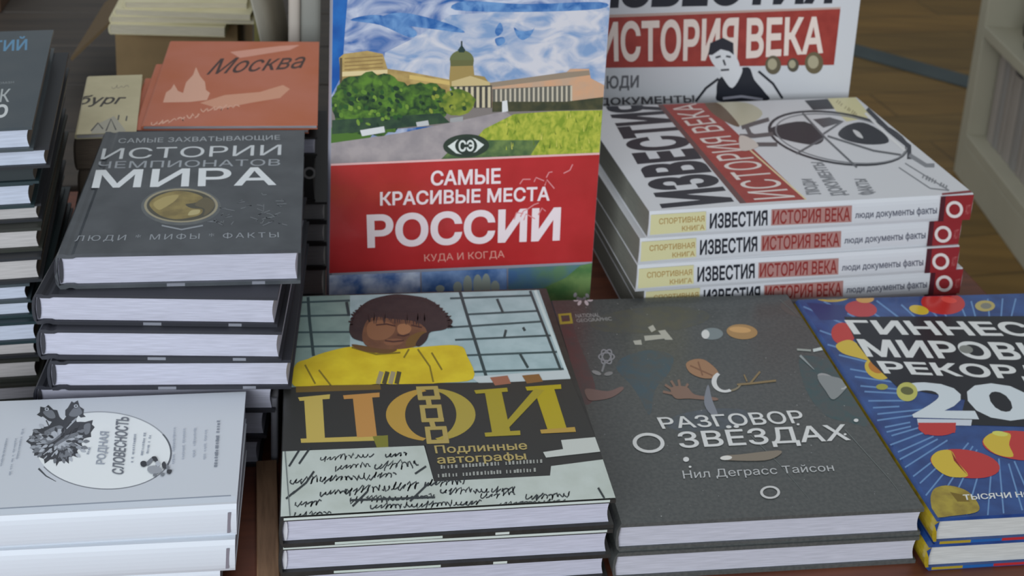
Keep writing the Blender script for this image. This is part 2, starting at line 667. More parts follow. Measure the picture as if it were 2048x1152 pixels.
def stars_art(s, f):
    rnd = random.Random(3)
    g1, w1 = P((150, 152, 150)), P((205, 206, 204))
    teal = mat('ink_teal', (60, 80, 90), 0.4, c2=(73, 77, 77), scale=110, detail=8, distort=1.0)
    s.blob([(1232, 735), (1252, 712), (1300, 700), (1345, 712), (1338, 745), (1310, 780), (1300, 830), (1282, 800), (1262, 770)], teal)
    s.blob([(1122, 648), (1140, 640), (1160, 690), (1190, 770), (1182, 806), (1160, 800), (1140, 720)], mat('ink_maroon_haze', (92, 64, 64), 0.4, c2=(78, 68, 68), scale=100, detail=8))
    s.ell(1420, 840, 90, 22, mat('ink_mist', (80, 86, 94), 0.4, c2=(72, 78, 80), scale=150), -5)
    s.blob([(1598, 720), (1625, 712), (1670, 730), (1712, 790), (1735, 850), (1700, 845), (1650, 830), (1612, 780)], mat('ink_teal_dark', (60, 80, 82), 0.4, c2=(73, 78, 78), scale=110, detail=8, distort=1.0))
    s.ell(1300, 640, 120, 26, mat('ink_olive', (80, 80, 70), 0.4, c2=(74, 76, 74), scale=140), -4)
    s.ell(1620, 620, 60, 20, mat('ink_brown', (88, 82, 78), 0.4, c2=(80, 78, 76), scale=140), 10)
    for i in range(150):
        u, v = rnd.uniform(0.004, s.wd - 0.004), rnd.uniform(0.004, s.ht - 0.004)
        r = rnd.choice((0.0002, 0.0003, 0.0003, 0.0005))
        s.poly_uv([(u - r, v), (u, v - r), (u + r, v), (u, v + r)], rnd.choice((g1, P((120, 124, 124)), P((100, 104, 108)))))
        s.k -= 1
    s.k += 1
    # yellow frame and grey lettering at the head
    yl = P((172, 160, 60))
    for q in ([(1116, 628), (1142, 626), (1143, 630), (1117, 632)], [(1119, 644), (1145, 642), (1146, 647), (1120, 649)],
              [(1116, 628), (1121, 628), (1125, 648), (1120, 649)], [(1138, 627), (1142, 627), (1146, 646), (1141, 647)]):
        s.poly(q, yl)
    s.text('NATIONAL', (1150, 628), (1198, 626), (1200, 634), (1152, 636), g1, 0.01)
    s.text('GEOGRAPHIC', (1152, 638), (1222, 634), (1224, 641), (1154, 645), g1, 0.01)
    # flower of white petals at the head corner
    for a in range(0, 360, 60):
        s.ell(1166 + 14 * math.cos(R(a)), 600 + 7 * math.sin(R(a)), 6, 3.5, P((190, 180, 184)), a, 10)
    # craft, moon, planet
    for q in ([(1296, 655), (1306, 650), (1312, 660), (1303, 665)], [(1316, 662), (1330, 660), (1346, 680), (1330, 680)], [(1288, 672), (1330, 669), (1334, 677), (1290, 682)], [(1266, 682), (1282, 680), (1284, 690), (1270, 690)]):
        s.poly(q, P((168, 168, 158)))
    s.ell(1424, 668, 22, 12, P((118, 128, 130)))
    s.ell(1411, 669, 8, 9, w1)
    s.ell(1484, 664, 31, 15, P((160, 126, 80)), 4)
    s.ell(1480, 660, 22, 6, P((194, 152, 98)), 4)
    # atom flower
    for a in (0, 60, 120):
        s.ring(1213, 714, 17, 9, 3, 2.4, P((138, 138, 142)), a, 20)
    s.line([(1210, 724), (1204, 744)], 4, P((130, 132, 134)))
    s.ell(1193, 746, 10, 4, P((138, 138, 138)), 20, 12)
    s.ell(1217, 748, 9, 4, P((128, 128, 128)), -12, 12)
    # hands, leaf, crescent, twig
    pk, og = P((124, 98, 84)), P((150, 114, 84))
    s.blob([(1172, 778), (1215, 783), (1242, 774), (1246, 780), (1222, 796), (1185, 802), (1174, 796)], P((118, 94, 88)))
    for q in ([(1560, 600), (1640, 640), (1700, 700)], [(1500, 870), (1560, 930), (1620, 1000)], [(1690, 860), (1780, 960), (1810, 1000)]):
        s.line(q, 1.6, P((104, 110, 108)), True)  # glint streaks of the plastic film, painted in grey
    for a, b in (((1345, 788), (1326, 784)), ((1348, 782), (1330, 770)), ((1352, 778), (1342, 762)), ((1360, 776), (1357, 760)), ((1368, 782), (1376, 768))):
        s.line([a, b], 5, pk)
    s.blob([(1342, 776), (1372, 774), (1390, 790), (1432, 796), (1430, 802), (1380, 798), (1350, 797)], pk)
    s.blob([(1372, 728), (1390, 719), (1412, 722), (1436, 744), (1430, 756), (1405, 757), (1380, 746)], og)
    s.line([(1380, 732), (1425, 752)], 3, P((120, 84, 60)))
    s.line([(1396, 724), (1405, 752)], 3, P((120, 84, 60)))
    s.ring(1450, 764, 27, 22, 10, 5, w1, 0, 24, 60, 235)
    s.ring(1458, 764, 26, 20, 4, 4, P((128, 118, 96)), 0, 18, 20, 80)
    ol = P((128, 110, 76))
    s.line([(1474, 770), (1500, 768), (1552, 762)], 4, ol)
    s.line([(1500, 768), (1520, 744)], 4, ol)
    s.line([(1494, 764), (1488, 750)], 3, ol)
    s.blob([(1408, 805), (1416, 770), (1424, 800), (1436, 832), (1420, 828)], P((120, 124, 132)))
    # grey figure, then film glints painted as pale strokes
    s.ell(1652, 757, 18, 8, P((150, 150, 150)), 20)
    s.blob([(1636, 752), (1690, 760), (1696, 772), (1668, 800), (1652, 784)], P((128, 132, 132)))
    s.ring(1684, 770, 12, 10, 4, 3, P((164, 166, 166)), 0, 16, -90, 100)
    s.line([(1594, 700), (1622, 702)], 4, P((150, 156, 150)))
    s.line([(1626, 702), (1650, 698)], 6, P((190, 198, 196)))
    s.line([(1600, 712), (1628, 740)], 5, P((140, 148, 148)), True)
    s.text('РАЗГОВОР', (1313, 836), (1600, 821), (1612, 847), (1325, 859), w1, 0.012)
    s.ring(1297, 887, 32, 20, 8, 5.5, w1, 4)
    s.text('ЗВЁЗДАХ', (1350, 857), (1688, 841), (1704, 888), (1362, 904), w1, 0.014)
    s.ell(1372, 920, 6, 5, w1, 0, 12)
    s.blob([(1440, 918), (1452, 912), (1480, 910), (1555, 902), (1560, 910), (1530, 922), (1460, 922)], P((124, 114, 100)))
    s.ell(1452, 917, 12, 4.5, P((208, 206, 200)), -4, 14)
    s.text('Нил Деграсс Тайсон', (1364, 942), (1664, 928), (1670, 947), (1368, 963), P((176, 178, 178)), 0.0)
    s.ring(1540, 986, 20, 13, 5.5, 3.8, P((190, 190, 188)))
    for x, y, r in ((1712, 842, 5), (1690, 870, 3), (1380, 935, 3), (1596, 850, 3)):
        s.ell(x, y, r, r * 0.7, w1, 0, 8)


TS = 0.0193
pA = Vector((0.0789, 0.6295))
ST_Y = R(8.8)
mw = pose(pA, ST_Y, TS)
b = book('hardcover_book', 0.188, 0.2440, TS, STARS_C, mat('stars_pages', (180, 180, 190), 0.85, noise=0.1, scale=30, stretch=(2, 2, 60), detail=3), 'left', 0.0025, 0.0013, bulge=0.0003, mw=mw, art=stars_art)
put(b, pA, ST_Y, TS)
tag(b, 'dark grey book with planets and a white ring, topmost of the low two-book stack', 'book', 'dark grey space books')
p2 = at(1229, 1107, TS)
b2 = book('hardcover_book', 0.188, 0.2440, TS, STARS_C, MATS['stars_pages'], 'left', 0.0025, 0.0013, bulge=0.0003, mw=mw, art=stars_art, bare=True)
put(b2, (p2.x + 0.0002, p2.y), ST_Y, 0)
tag(b2, 'dark grey space book at the bottom of the two-book stack, lying on the table', 'book', 'dark grey space books')

# ------------------------------------------------------------------ blue record books (two)
BLUE = mat('records_blue', (28, 58, 116), 0.3, c2=(40, 78, 140), scale=60, coat=0.35)
GOLD = mat('records_gold', (170, 150, 40), 0.22, c2=(140, 118, 22), scale=120, coat=0.6)


def records_art(s, f):
    rnd = random.Random(5)
    ry = P((96, 132, 176), 0.3)
    for i in range(70):
        a = R(360 * i / 70 + rnd.uniform(-1, 1))
        c, d = math.cos(a), math.sin(a)
        r0 = rnd.uniform(90, 130)
        p0 = (1990 + c * r0 * 1.5, 800 + d * r0)
        p1 = (1990 + c * 420 * 1.3, 800 + d * 300)
        u0, u1 = s.uv(p0), s.uv(p1)
        tt = 1.0
        for q in range(20):
            uu = (u0[0] + (u1[0] - u0[0]) * tt, u0[1] + (u1[1] - u0[1]) * tt)
            if 0.001 < uu[0] < s.wd - 0.001 and 0.001 < uu[1] < s.ht - 0.001:
                break
            tt -= 0.05
        if not (0.001 < u0[0] < s.wd - 0.001 and 0.001 < u0[1] < s.ht - 0.001) or tt < 0.1:
            continue
        s.line([p0, (p0[0] + (p1[0] - p0[0]) * tt, p0[1] + (p1[1] - p0[1]) * tt)], 3.2, ry)
        s.k -= 1
    s.k += 1
    rd, dk, ye, wh = mat('ink_red_ball', (176, 34, 28), 0.25, coat=0.5), P((128, 24, 20), 0.3), mat('ink_yellow_ball', (196, 168, 38), 0.25, coat=0.5), P((206, 208, 206), 0.3)
    bk = P((24, 26, 32), 0.3)
    s.poly([(1612, 605), (1700, 612), (1690, 640), (1640, 640)], P((44, 54, 104), 0.3))
    s.ring(1664, 592, 36, 12, 9, 4, P((186, 160, 70), 0.3))
    s.ell(1664, 591, 26, 8, P((204, 184, 110), 0.3))
    s.ticks(1644, 594, 1686, 591, 6, P((120, 90, 40)), rnd, 6)
    s.ell(1722, 618, 32, 16, P((172, 60, 62), 0.3), 6)
    s.ell(1730, 598, 18, 8, P((196, 150, 80), 0.3))
    s.ell(1886, 606, 44, 23, rd, 4)
    s.ell(1898, 600, 16, 6, P((206, 70, 60), 0.3), 10, 14)
    s.ell(1838, 620, 20, 9, ye, 12)
    s.ell(1970, 612, 20, 11, P((170, 156, 96), 0.3))
    s.ell(1972, 612, 11, 6, P((120, 120, 110), 0.3))
    s.ell(1975, 580, 50, 9, P((168, 58, 40), 0.3), -3)
    s.ell(1686, 668, 24, 22, P((178, 56, 50), 0.3), 30)
    s.blob([(1672, 690), (1700, 680), (1728, 700), (1746, 722), (1716, 716), (1684, 706)], ye)
    s.ell(1756, 738, 28, 20, ye, 25)
    s.ell(1753, 734, 17, 12, P((176, 110, 30), 0.3), 25)
    s.ell(1764, 774, 12, 6, P((150, 150, 60), 0.3))
    # black ground of the title
    s.poly([(1688, 634), (2150, 632), (2330, 790), (2330, 862), (1990, 852), (1918, 850), (1930, 800), (1795, 775), (1745, 728), (1715, 690)], bk)
    s.text('ГИННЕСС', (1688, 640), (2108, 645), (2140, 674), (1708, 669), wh, 0.03)
    s.text('МИРОВЫЕ', (1712, 678), (2148, 688), (2174, 724), (1734, 714), wh, 0.03)
    s.ell(1932, 699, 14, 8, P((120, 122, 116), 0.3), 10)
    s.text('РЕКОРДЫ', (1752, 722), (2165, 734), (2186, 770), (1772, 752), wh, 0.03)
    s.text('2019', (1794, 764), (2290, 772), (2340, 852), (1828, 838), P((196, 204, 208), 0.25), 0.04)
    s.ell(1814, 784, 21, 19, P((178, 176, 90), 0.3), 10)
    s.ell(1814, 782, 13, 8, P((90, 92, 50), 0.3), 10)
    s.poly([(1834, 838), (1944, 840), (1942, 852), (1836, 850)], P((190, 196, 204), 0.3))
    s.ell(1874, 856, 38, 16, rd, 2, 24, 0, 180)
    s.poly([(1836, 846), (1912, 846), (1910, 866), (1850, 870), (1838, 858)], rd)
    s.ell(1930, 928, 70, 28, rd, 8)
    s.blob([(1862, 918), (1876, 903), (1902, 902), (1915, 925), (1936, 952), (1900, 954), (1872, 938)], ye)
    s.poly([(1902, 902), (1915, 925), (1936, 952), (1924, 940), (1908, 922)], dk)
    s.ell(2042, 892, 78, 29, rd, 6)
    s.blob([(1966, 884), (1985, 866), (2020, 868), (2018, 890), (2026, 914), (1990, 908)], ye)
    s.ell(2000, 868, 16, 5, P((200, 196, 90), 0.3), 8, 14)
    s.blob([(1862, 990), (1872, 976), (1900, 972), (1936, 984), (1958, 1012), (1950, 1026), (1900, 1033), (1870, 1036), (1862, 1010)], GOLD)
    s.poly([(1900, 985), (1925, 990), (1940, 1004), (1915, 1004)], P((110, 90, 20), 0.3))
    s.text('ТЫСЯЧИ НОВЫХ', (1925, 990), (2110, 980), (2114, 992), (1928, 1001), wh, 0.02)
    # coloured turn-in along the foot of the lower board
    for x0, x1, c in ((0.004, 0.024, (150, 130, 40)), (0.024, 0.044, (30, 84, 144)), (0.044, 0.085, (160, 40, 44)), (0.085, 0.15, (34, 60, 120))):
        f.poly_uv([(x0, 0.0004), (x1, 0.0004), (x1, 0.0023), (x0, 0.0023)], P(c, 0.3))


TR_ = 0.0192
pG = Vector((0.2702, 0.6503))
YG = R(8.9)
mw = pose(pG, YG, TR_)
b = book('hardcover_book', 0.215, 0.245, TR_, BLUE, mat('records_pages', (190, 190, 186), 0.85, noise=0.1, scale=30, stretch=(2, 2, 60), detail=3), 'left', 0.0024, 0.002, mw=mw, art=records_art, spine_mat=GOLD, bulge=0.0015)
put(b, pG, YG, TR_)
tag(b, 'bright blue records book with red and yellow balls, upper of its pair', 'book', 'blue records books')
b2 = book('hardcover_book', 0.215, 0.245, TR_, BLUE, MATS['records_pages'], 'left', 0.0024, 0.002, mw=mw, art=records_art, spine_mat=GOLD, bulge=0.0015, bare=True)
put(b2, (pG.x - 0.0018, pG.y + 0.0005), YG, 0)
tag(b2, 'blue records book with gold spine lying directly on the table, lower of its pair', 'book', 'blue records books')

# ------------------------------------------------------------------ books with the man in a yellow shirt (three)
BLK = mat('portrait_cover', (44, 44, 42), 0.4, noise=0.15, scale=200)


def portrait_art(s, f):
    rnd = random.Random(11)
    sky = mat('ink_pale_wall', (164, 186, 190), 0.4, c2=(148, 172, 176), scale=70)
    paper = mat('ink_note_paper', (186, 194, 188), 0.45, c2=(176, 184, 176), scale=60)
    tl_, dk = P((52, 78, 82)), P((44, 44, 42))
    s.poly([(571, 594), (1078, 580), (1141, 758), (1000, 764), (640, 770), (560, 776)], sky)
    s.poly([(573, 594), (700, 590), (700, 690), (690, 770), (566, 774)], mat('ink_green_wall', (132, 156, 150), 0.4, c2=(118, 142, 138), scale=70))
    for a in (((572, 606), (700, 601)), ((572, 633), (700, 630)), ((570, 665), (700, 664)), ((570, 694), (700, 692)), ((900, 597), (1066, 591)),
              ((935, 629), (1074, 622)), ((900, 655), (1085, 643)), ((910, 680), (1102, 671)), ((930, 711), (1114, 704)), ((945, 744), (1128, 738))):
        s.line([a[0], a[1]], 4, tl_)
    for a in (((616, 594), (619, 640), (627, 712)), ((693, 604), (698, 632)), ((920, 584), (940, 650), (972, 752))):
        s.line(a, 6, P((40, 62, 66)))
    for a in (((994, 598), (1006, 626)), ((1040, 708), (1056, 736)), ((1008, 676), (1012, 660)), ((1046, 655), (1050, 662))):
        s.line(a, 5, P((40, 62, 66)))
    s.line([(1060, 582), (1128, 757)], 5, P((40, 60, 64)))
    s.line([(1070, 581), (1138, 757)], 6, P((190, 206, 206)))
    z = lambda L: [(530 + .347 * x, 560 + .347 * y) for x, y in L]
    s.poly([(940, 754), (1135, 740), (1141, 758), (960, 768)], P((186, 196, 198)))
    # shirt
    ye = mat('ink_yellow_shirt', (210, 188, 34), 0.4, c2=(196, 170, 22), scale=60)
    s.blob(z([(165, 610), (175, 490), (250, 455), (340, 420), (500, 385), (640, 400), (860, 390), (1110, 378), (1165, 440), (1200, 570), (1000, 595), (820, 610), (640, 600), (400, 640)]), ye)
    for a in ([(230, 490), (290, 600)], [(310, 520), (380, 610)], [(880, 400), (950, 500), (970, 590)], [(830, 400), (800, 450)], [(960, 420), (1020, 520)], [(500, 390), (640, 430), (780, 420)]):
        s.line(z(a), 3.5, P((120, 104, 20)))
    s.blob(z([(500, 372), (640, 392), (760, 402), (700, 425), (560, 410)]), P((96, 70, 36)))
    # fingers of a hand in front of the shirt
    for k in range(4):
        s.line(z([(650 + k * 36, 600), (672 + k * 34, 530)]), 9, P((70, 66, 40) if k % 2 else (150, 140, 110)))
    # head: hair, face, features
    s.blob(z([(485, 280), (505, 215), (540, 165), (600, 120), (680, 95), (760, 84), (850, 92), (930, 108), (1000, 150), (1040, 205), (1082, 240), (1040, 285), (960, 300), (938, 318), (900, 330), (700, 330), (600, 360), (540, 350), (500, 330)]), mat('ink_hair', (50, 42, 42), 0.42, c2=(40, 34, 36), scale=150))
    skin = mat('ink_face', (112, 76, 52), 0.42, c2=(94, 62, 44), scale=90)
    s.blob(z([(585, 240), (640, 215), (720, 225), (860, 240), (925, 280), (928, 335), (885, 378), (800, 398), (700, 402), (620, 392), (575, 372), (560, 320)]), skin)
    s.blob(z([(598, 250), (670, 235), (745, 262), (740, 310), (690, 345), (620, 345), (588, 310)]), P((130, 90, 62)))
    s.blob(z([(768, 262), (812, 255), (842, 275), (832, 305), (790, 318), (765, 300)]), P((150, 106, 72)))
    s.blob(z([(830, 330), (900, 300), (930, 312), (900, 370), (850, 388), (810, 380)]), P((104, 78, 34)))
    s.blob(z([(690, 350), (760, 340), (800, 352), (770, 376), (700, 376)]), P((124, 84, 60)))
    for a, wd in (([(640, 262), (700, 256), (752, 268)], 3), ([(842, 262), (905, 276)], 3), ([(762, 318), (800, 326), (832, 314)], 3), ([(690, 352), (740, 358), (800, 352)], 3)):
        s.line(z(a), wd, P((64, 40, 32)))
    s.blob(z([(905, 318), (942, 306), (930, 350), (890, 385), (868, 372)]), P((40, 34, 36)))
    hr = P((46, 38, 38))
    for k in range(30):
        x = 575 + k * 12.5
        s.line(z([(x, 190), (x + rnd.uniform(-14, 14), 235 + rnd.uniform(-8, 26) + (k > 20) * 22)]), 4.5, hr, True)
        s.k -= 1
    for k in range(46):
        t = math.pi * (0.98 + 1.06 * k / 45)
        x, y = 780 + 275 * math.cos(t), 255 + 150 * math.sin(t)
        s.line(z([(x, y), (x + rnd.uniform(16, 30) * math.cos(t + rnd.uniform(-.6, .6)), y + rnd.uniform(12, 24) * math.sin(t + rnd.uniform(-.6, .6)))]), 6, hr, True)
        s.k -= 1
    s.k += 1
    # black band and gold title
    s.poly([(560, 777), (640, 772), (1000, 766), (1142, 759), (1196, 878), (1205, 918), (1100, 955), (868, 964), (850, 892), (560, 906)], dk)
    s.poly([(592, 774), (760, 770), (762, 780), (592, 786)], P((104, 82, 34)))
    s.poly([(980, 756), (1015, 752), (1022, 768), (990, 772)], P((150, 96, 74)))
    s.poly([(1044, 752), (1078, 749), (1086, 764), (1054, 768)], P((128, 90, 46)))
    g = [P((186, 164, 82), 0.3), P((182, 132, 70), 0.3), P((176, 140, 60), 0.3), P((158, 142, 38), 0.3), P((168, 150, 22), 0.3)]
    # first letter: two serifed stems, foot bar and tail
    s.poly(z([(225, 680), (330, 672), (345, 915), (240, 920)]), g[0])
    s.poly(z([(190, 680), (375, 662), (372, 688), (200, 700)]), g[0])
    s.poly(z([(205, 918), (690, 900), (690, 928), (208, 942)]), g[0])
    s.poly(z([(505, 668), (615, 660), (645, 905), (530, 910)]), g[1])
    s.poly(z([(450, 668), (660, 652), (660, 678), (455, 690)]), g[1])
    s.poly(z([(620, 905), (708, 898), (712, 995), (650, 985)]), P((120, 118, 40), 0.3))
    # second letter: a ring with heavy sides
    for a0, a1, gm_ in ((100, 260, g[2]), (-80, 80, P((164, 146, 60), 0.3))):
        A, B = [], []
        for i in range(25):
            t = R(a0 + (a1 - a0) * i / 24)
            A.append(z([(955 + 258 * math.cos(t), 780 + 152 * math.sin(t))])[0])
            B.append(z([(955 + 148 * math.cos(t), 780 + 138 * math.sin(t))])[0])
        s.strip(A, B, gm_)
    ch = P((168, 148, 82), 0.3)
    for y0, y1, xo in ((618, 692, 0), (725, 820, 20), (850, 945, 50)):
        for q in ([(870 + xo, y0), (995 + xo, y0 - 4), (997 + xo, y0 + 16), (873 + xo, y0 + 20)], [(880 + xo, y1 - 18), (1010 + xo, y1 - 22), (1012 + xo, y1), (884 + xo, y1 + 4)],
                  [(870 + xo, y0), (898 + xo, y0), (912 + xo, y1), (882 + xo, y1)], [(968 + xo, y0), (996 + xo, y0), (1012 + xo, y1), (982 + xo, y1)]):
            s.poly(z(q), ch)
    s.poly(z([(925, 690), (955, 688), (962, 728), (932, 730)]), ch)
    s.poly(z([(945, 820), (975, 818), (985, 852), (955, 854)]), ch)
    # third letter
    s.poly(z([(1265, 640), (1360, 632), (1415, 885), (1310, 892)]), g[3])
    s.poly(z([(1205, 640), (1395, 625), (1400, 648), (1215, 660)]), g[3])
    s.poly(z([(1265, 885), (1470, 872), (1472, 898), (1270, 908)]), g[3])
    s.poly(z([(1545, 618), (1660, 612), (1740, 865), (1630, 872)]), g[4])
    s.poly(z([(1500, 620), (1705, 606), (1708, 632), (1510, 642)]), g[4])
    s.poly(z([(1585, 868), (1785, 852), (1792, 880), (1592, 890)]), P((172, 140, 60), 0.3))
    s.poly(z([(1365, 850), (1400, 862), (1610, 640), (1555, 630)]), g[3])
    # lower half: written note paper and the black caption block
    s.poly([(560, 905), (848, 893), (868, 965), (1100, 953), (1102, 934), (1216, 920), (1240, 1006), (556, 1042)], paper)
    s.poly([(1122, 882), (1190, 876), (1202, 905), (1092, 917), (1086, 906), (1126, 900)], P((188, 192, 186)))
    gt = P((168, 150, 92))
    s.text('Подлинные', (868, 893), (1052, 884), (1056, 904), (872, 912), gt, 0.015)
    s.text('автографы', (872, 913), (1050, 905), (1054, 925), (876, 934), gt, 0.015)
    s.ticks(874, 940, 1092, 927, 8, P((150, 152, 146)), rnd, 7)
    s.ticks(876, 957, 1078, 945, 8, P((150, 152, 146)), rnd, 7)
    ik = P((44, 50, 52))
    ikl = P((96, 104, 104))
    for a in ((640, 920, 745, 912, 8), (770, 914, 815, 910, 8), (670, 938, 740, 932, 9), (750, 936, 835, 928, 12), (580, 966, 640, 960, 10), (640, 962, 790, 952, 10),
              (690, 985, 840, 972, 12), (850, 970, 930, 966, 10), (880, 985, 1030, 982, 9), (960, 996, 1030, 988, 8), (700, 1002, 870, 996, 9), (740, 1016, 960, 1008, 9),
              (590, 1010, 640, 1008, 8), (588, 1034, 662, 1028, 8), (1050, 998, 1140, 992, 9), (1000, 1012, 1130, 1006, 9), (640, 990, 700, 986, 7)):
        s.scrawl(*a[:4], a[4], 2.6, ik, rnd, 5)
    for a in ([(578, 935), (598, 903)], [(598, 930), (620, 898)], [(585, 990), (612, 968), (628, 945)], [(705, 1015), (735, 985)], [(820, 1005), (858, 968)], [(830, 950), (852, 935)], [(572, 1000), (590, 985)]):
        s.line(a, 4, ik)
    s.line([(700, 1003), (870, 997)], 4, ik)
    s.line([(570, 905), (580, 1035)], 2, ikl)
    s.line([(1196, 978), (1210, 1004)], 4, ik)
    # white wrap of the cover along the foot of the boards
    for z0, z1, segs in ((0.0, 0.0022, ((0.03, 0.09, (176, 186, 178)), (0.12, 0.128, (186, 192, 186)))), (f.ht - 0.0022, f.ht, ((0.002, 0.185, (182, 190, 184)),))):
        for x0, x1, c in segs:
            f.poly_uv([(x0, z0 + 0.0003), (x1, z0 + 0.0003), (x1, z1 - 0.0003), (x0, z1 - 0.0003)], P(c))


TP = 0.0200
a, bq = at(560, 1036, 0.06), at(1233, 1002, 0.06)
YP = R(9.4)
mw = pose(a, YP, 2 * TP)
b = book('hardcover_book', 0.1885, 0.2305, TP, BLK, PAGE, 'left', 0.0026, 0.0026, bulge=0.0004, mw=mw, art=portrait_art, band=mat('headband_white', (200, 200, 205), 0.7))
put(b, a, YP, 2 * TP)
tag(b, 'book with a portrait of a dark-haired man in a yellow shirt and gold title, topmost', 'book', 'portrait books with gold title')
for k, (q, lab) in enumerate((((559, 1094), 'portrait book with dark boards, second from the top under the yellow shirt cover'), ((562, 1148), 'portrait book with dark boards on the table, lowest under the yellow shirt cover'))):
    c = copy_tree(low) if k else book('hardcover_book', 0.1885, 0.2305, TP, BLK, PAGE, 'left', 0.0026, 0.0026, bulge=0.0004, mw=mw, art=portrait_art, band=MATS['headband_white'], bare=True)
    low = c
    z = (1 - k) * TP
    p = at(*q, z + TP)
    put(c, (p.x, p.y), YP + R((-0.5, 0.4)[k]), z)
    tag(c, lab, 'book', 'portrait books with gold title')

# ------------------------------------------------------------------ history books with cyclist cover (five lying, one standing)
WHT = mat('history_white', (207, 208, 211), 0.38)
RED = mat('ink_history_red', (150, 58, 50), 0.4, c2=(138, 50, 44), scale=80)
NAVY = P((34, 36, 44))
BEIGE = P((196, 190, 146))


def history_art(s, f):
    rnd = random.Random(21)
    z = lambda L: [(1190 + .419 * x, .419 * y) for x, y in L]
    # sideways title, head of the book to the far left
    s.text('ИЗВЕСТИЯ', (1322, 417), (1207, 208), (1318, 200), (1470, 403), NAVY, 0.05)
    s.poly([(1312, 206), (1402, 196), (1612, 399), (1480, 407)], RED)
    s.poly([(1312, 206), (1322, 205), (1493, 406), (1480, 407)], P((92, 62, 60)))
    s.text('ИСТОРИЯ ВЕКА', (1508, 400), (1340, 212), (1392, 206), (1592, 394), P((206, 196, 190)), 0.0)
    s.line([(1500, 300), (1612, 399)], 3, P((206, 190, 150)))
    # cyclist with wheel
    s.blob(z([(560, 500), (720, 490), (800, 545), (690, 600)]), P((176, 172, 150)))
    s.blob(z([(520, 480), (600, 500), (690, 600), (640, 590), (560, 540)]), P((96, 76, 56)))
    s.blob(z([(840, 610), (1000, 580), (1090, 650), (1060, 690), (960, 680), (860, 650)]), NAVY)
    s.poly(z([(1000, 480), (1110, 472), (1145, 520), (1040, 525)]), NAVY)
    s.poly(z([(1110, 470), (1240, 462), (1320, 560), (1200, 580), (1150, 530)]), BEIGE)
    s.ticks(*z([(1150, 490)])[0], *z([(1250, 560)])[0], 8, P((150, 140, 100)), rnd, 5)
    s.poly(z([(1040, 570), (1120, 560), (1190, 580), (1090, 610)]), P((70, 70, 74)))
    s.blob(z([(1160, 640), (1200, 600), (1280, 585), (1370, 630), (1400, 680), (1300, 690), (1200, 670)]), NAVY)
    s.blob(z([(1230, 620), (1260, 630), (1280, 660), (1250, 650)]), P((190, 190, 190)))
    s.ring(*z([(1160, 660)])[0], 142, 52, 6, 4, NAVY, 9, 40)
    s.ring(*z([(1175, 662)])[0], 134, 47, 3, 2.5, P((120, 122, 126)), 9, 40)
    for q in ([(990, 540), (1100, 660), (1250, 800)], [(1090, 660), (960, 735)], [(1180, 580), (1090, 640)], [(1110, 650), (1330, 720), (1460, 740)]):
        s.line(z(q), 4, P((90, 92, 96)))
    s.line(z([(1300, 520), (1400, 620), (1500, 700), (1500, 760)]), 9, P((50, 52, 60)))
    s.line(z([(1290, 540), (1390, 640), (1480, 720)]), 5, P((206, 206, 206)))
    s.line(z([(1500, 740), (1580, 790), (1620, 790)]), 8, P((120, 122, 126)))
    for q in ([(700, 610), (760, 590), (830, 570)], [(690, 650), (760, 650), (850, 640)], [(700, 690), (780, 690), (870, 690)], [(720, 600), (740, 640), (760, 650)]):
        s.line(z(q), 8, P((84, 80, 82)))
    s.blob(z([(690, 650), (740, 660), (780, 700), (700, 720)]), P((190, 180, 172)))
    g = P((120, 122, 126))
    for (x, y), w_ in (((1010, 930), 'ЛЮДИ'), ((1130, 935), 'ДОКУМЕНТЫ'), ((1260, 930), 'ФАКТЫ')):
        L = 75 if len(w_) < 6 else 160
        s.text(w_, z([(x, y + 5)])[0], z([(x - 0.88 * L + 40, y - L)])[0], z([(x + 55 - 0.8 * L + 40, y - L)])[0], z([(x + 85, y - 5)])[0], g, 0.03)
    s.line(z([(1450, 800), (1600, 900)]), 2, g)
    s.line(z([(1480, 780), (1690, 910)]), 2, g)
    s.line(z([(1600, 900), (1690, 910)]), 2, g)
    s.ticks(*z([(1560, 850)])[0], *z([(1680, 905)])[0], 9, g, rnd, 6)
    # spine
    f.poly([(1302, 430), (1412, 423), (1412, 461), (1300, 470)], BEIGE)
    br_ = P((158, 128, 74))
    f.text('СПОРТИВНАЯ', (1318, 437), (1409, 431), (1409, 443), (1318, 449), br_, 0.02)
    f.text('КНИГА', (1364, 452), (1409, 449), (1409, 459), (1364, 462), br_, 0.02)
    f.text('ИЗВЕСТИЯ', (1420, 427), (1535, 420), (1535, 451), (1419, 458), NAVY, 0.03)
    f.poly([(1543, 419), (1704, 411), (1703, 444), (1542, 451)], P((160, 118, 112)))
    f.text('ИСТОРИЯ ВЕКА', (1546, 421), (1701, 414), (1700, 442), (1545, 449), P((128, 42, 38)), 0.02)
    f.text('люди документы факты', (1710, 424), (1874, 412), (1874, 431), (1710, 440), P((86, 88, 100)), 0.02)
    f.poly([(1882, 391), (1950, 386), (1943, 442), (1875, 448)], P((132, 36, 40)))
    f.poly([(1882, 391), (1892, 390), (1886, 447), (1875, 448)], P((70, 28, 36)))
    f.ring(1909, 419, 17, 17, 6, 6, P((206, 196, 192)))
    f.text('АСТ', (1932, 410), (1941, 409), (1939, 428), (1930, 429), P((170, 96, 94)), 0.0)
    s.poly([(1884, 391), (1948, 385), (1944, 381), (1884, 387)], P((120, 40, 44)))


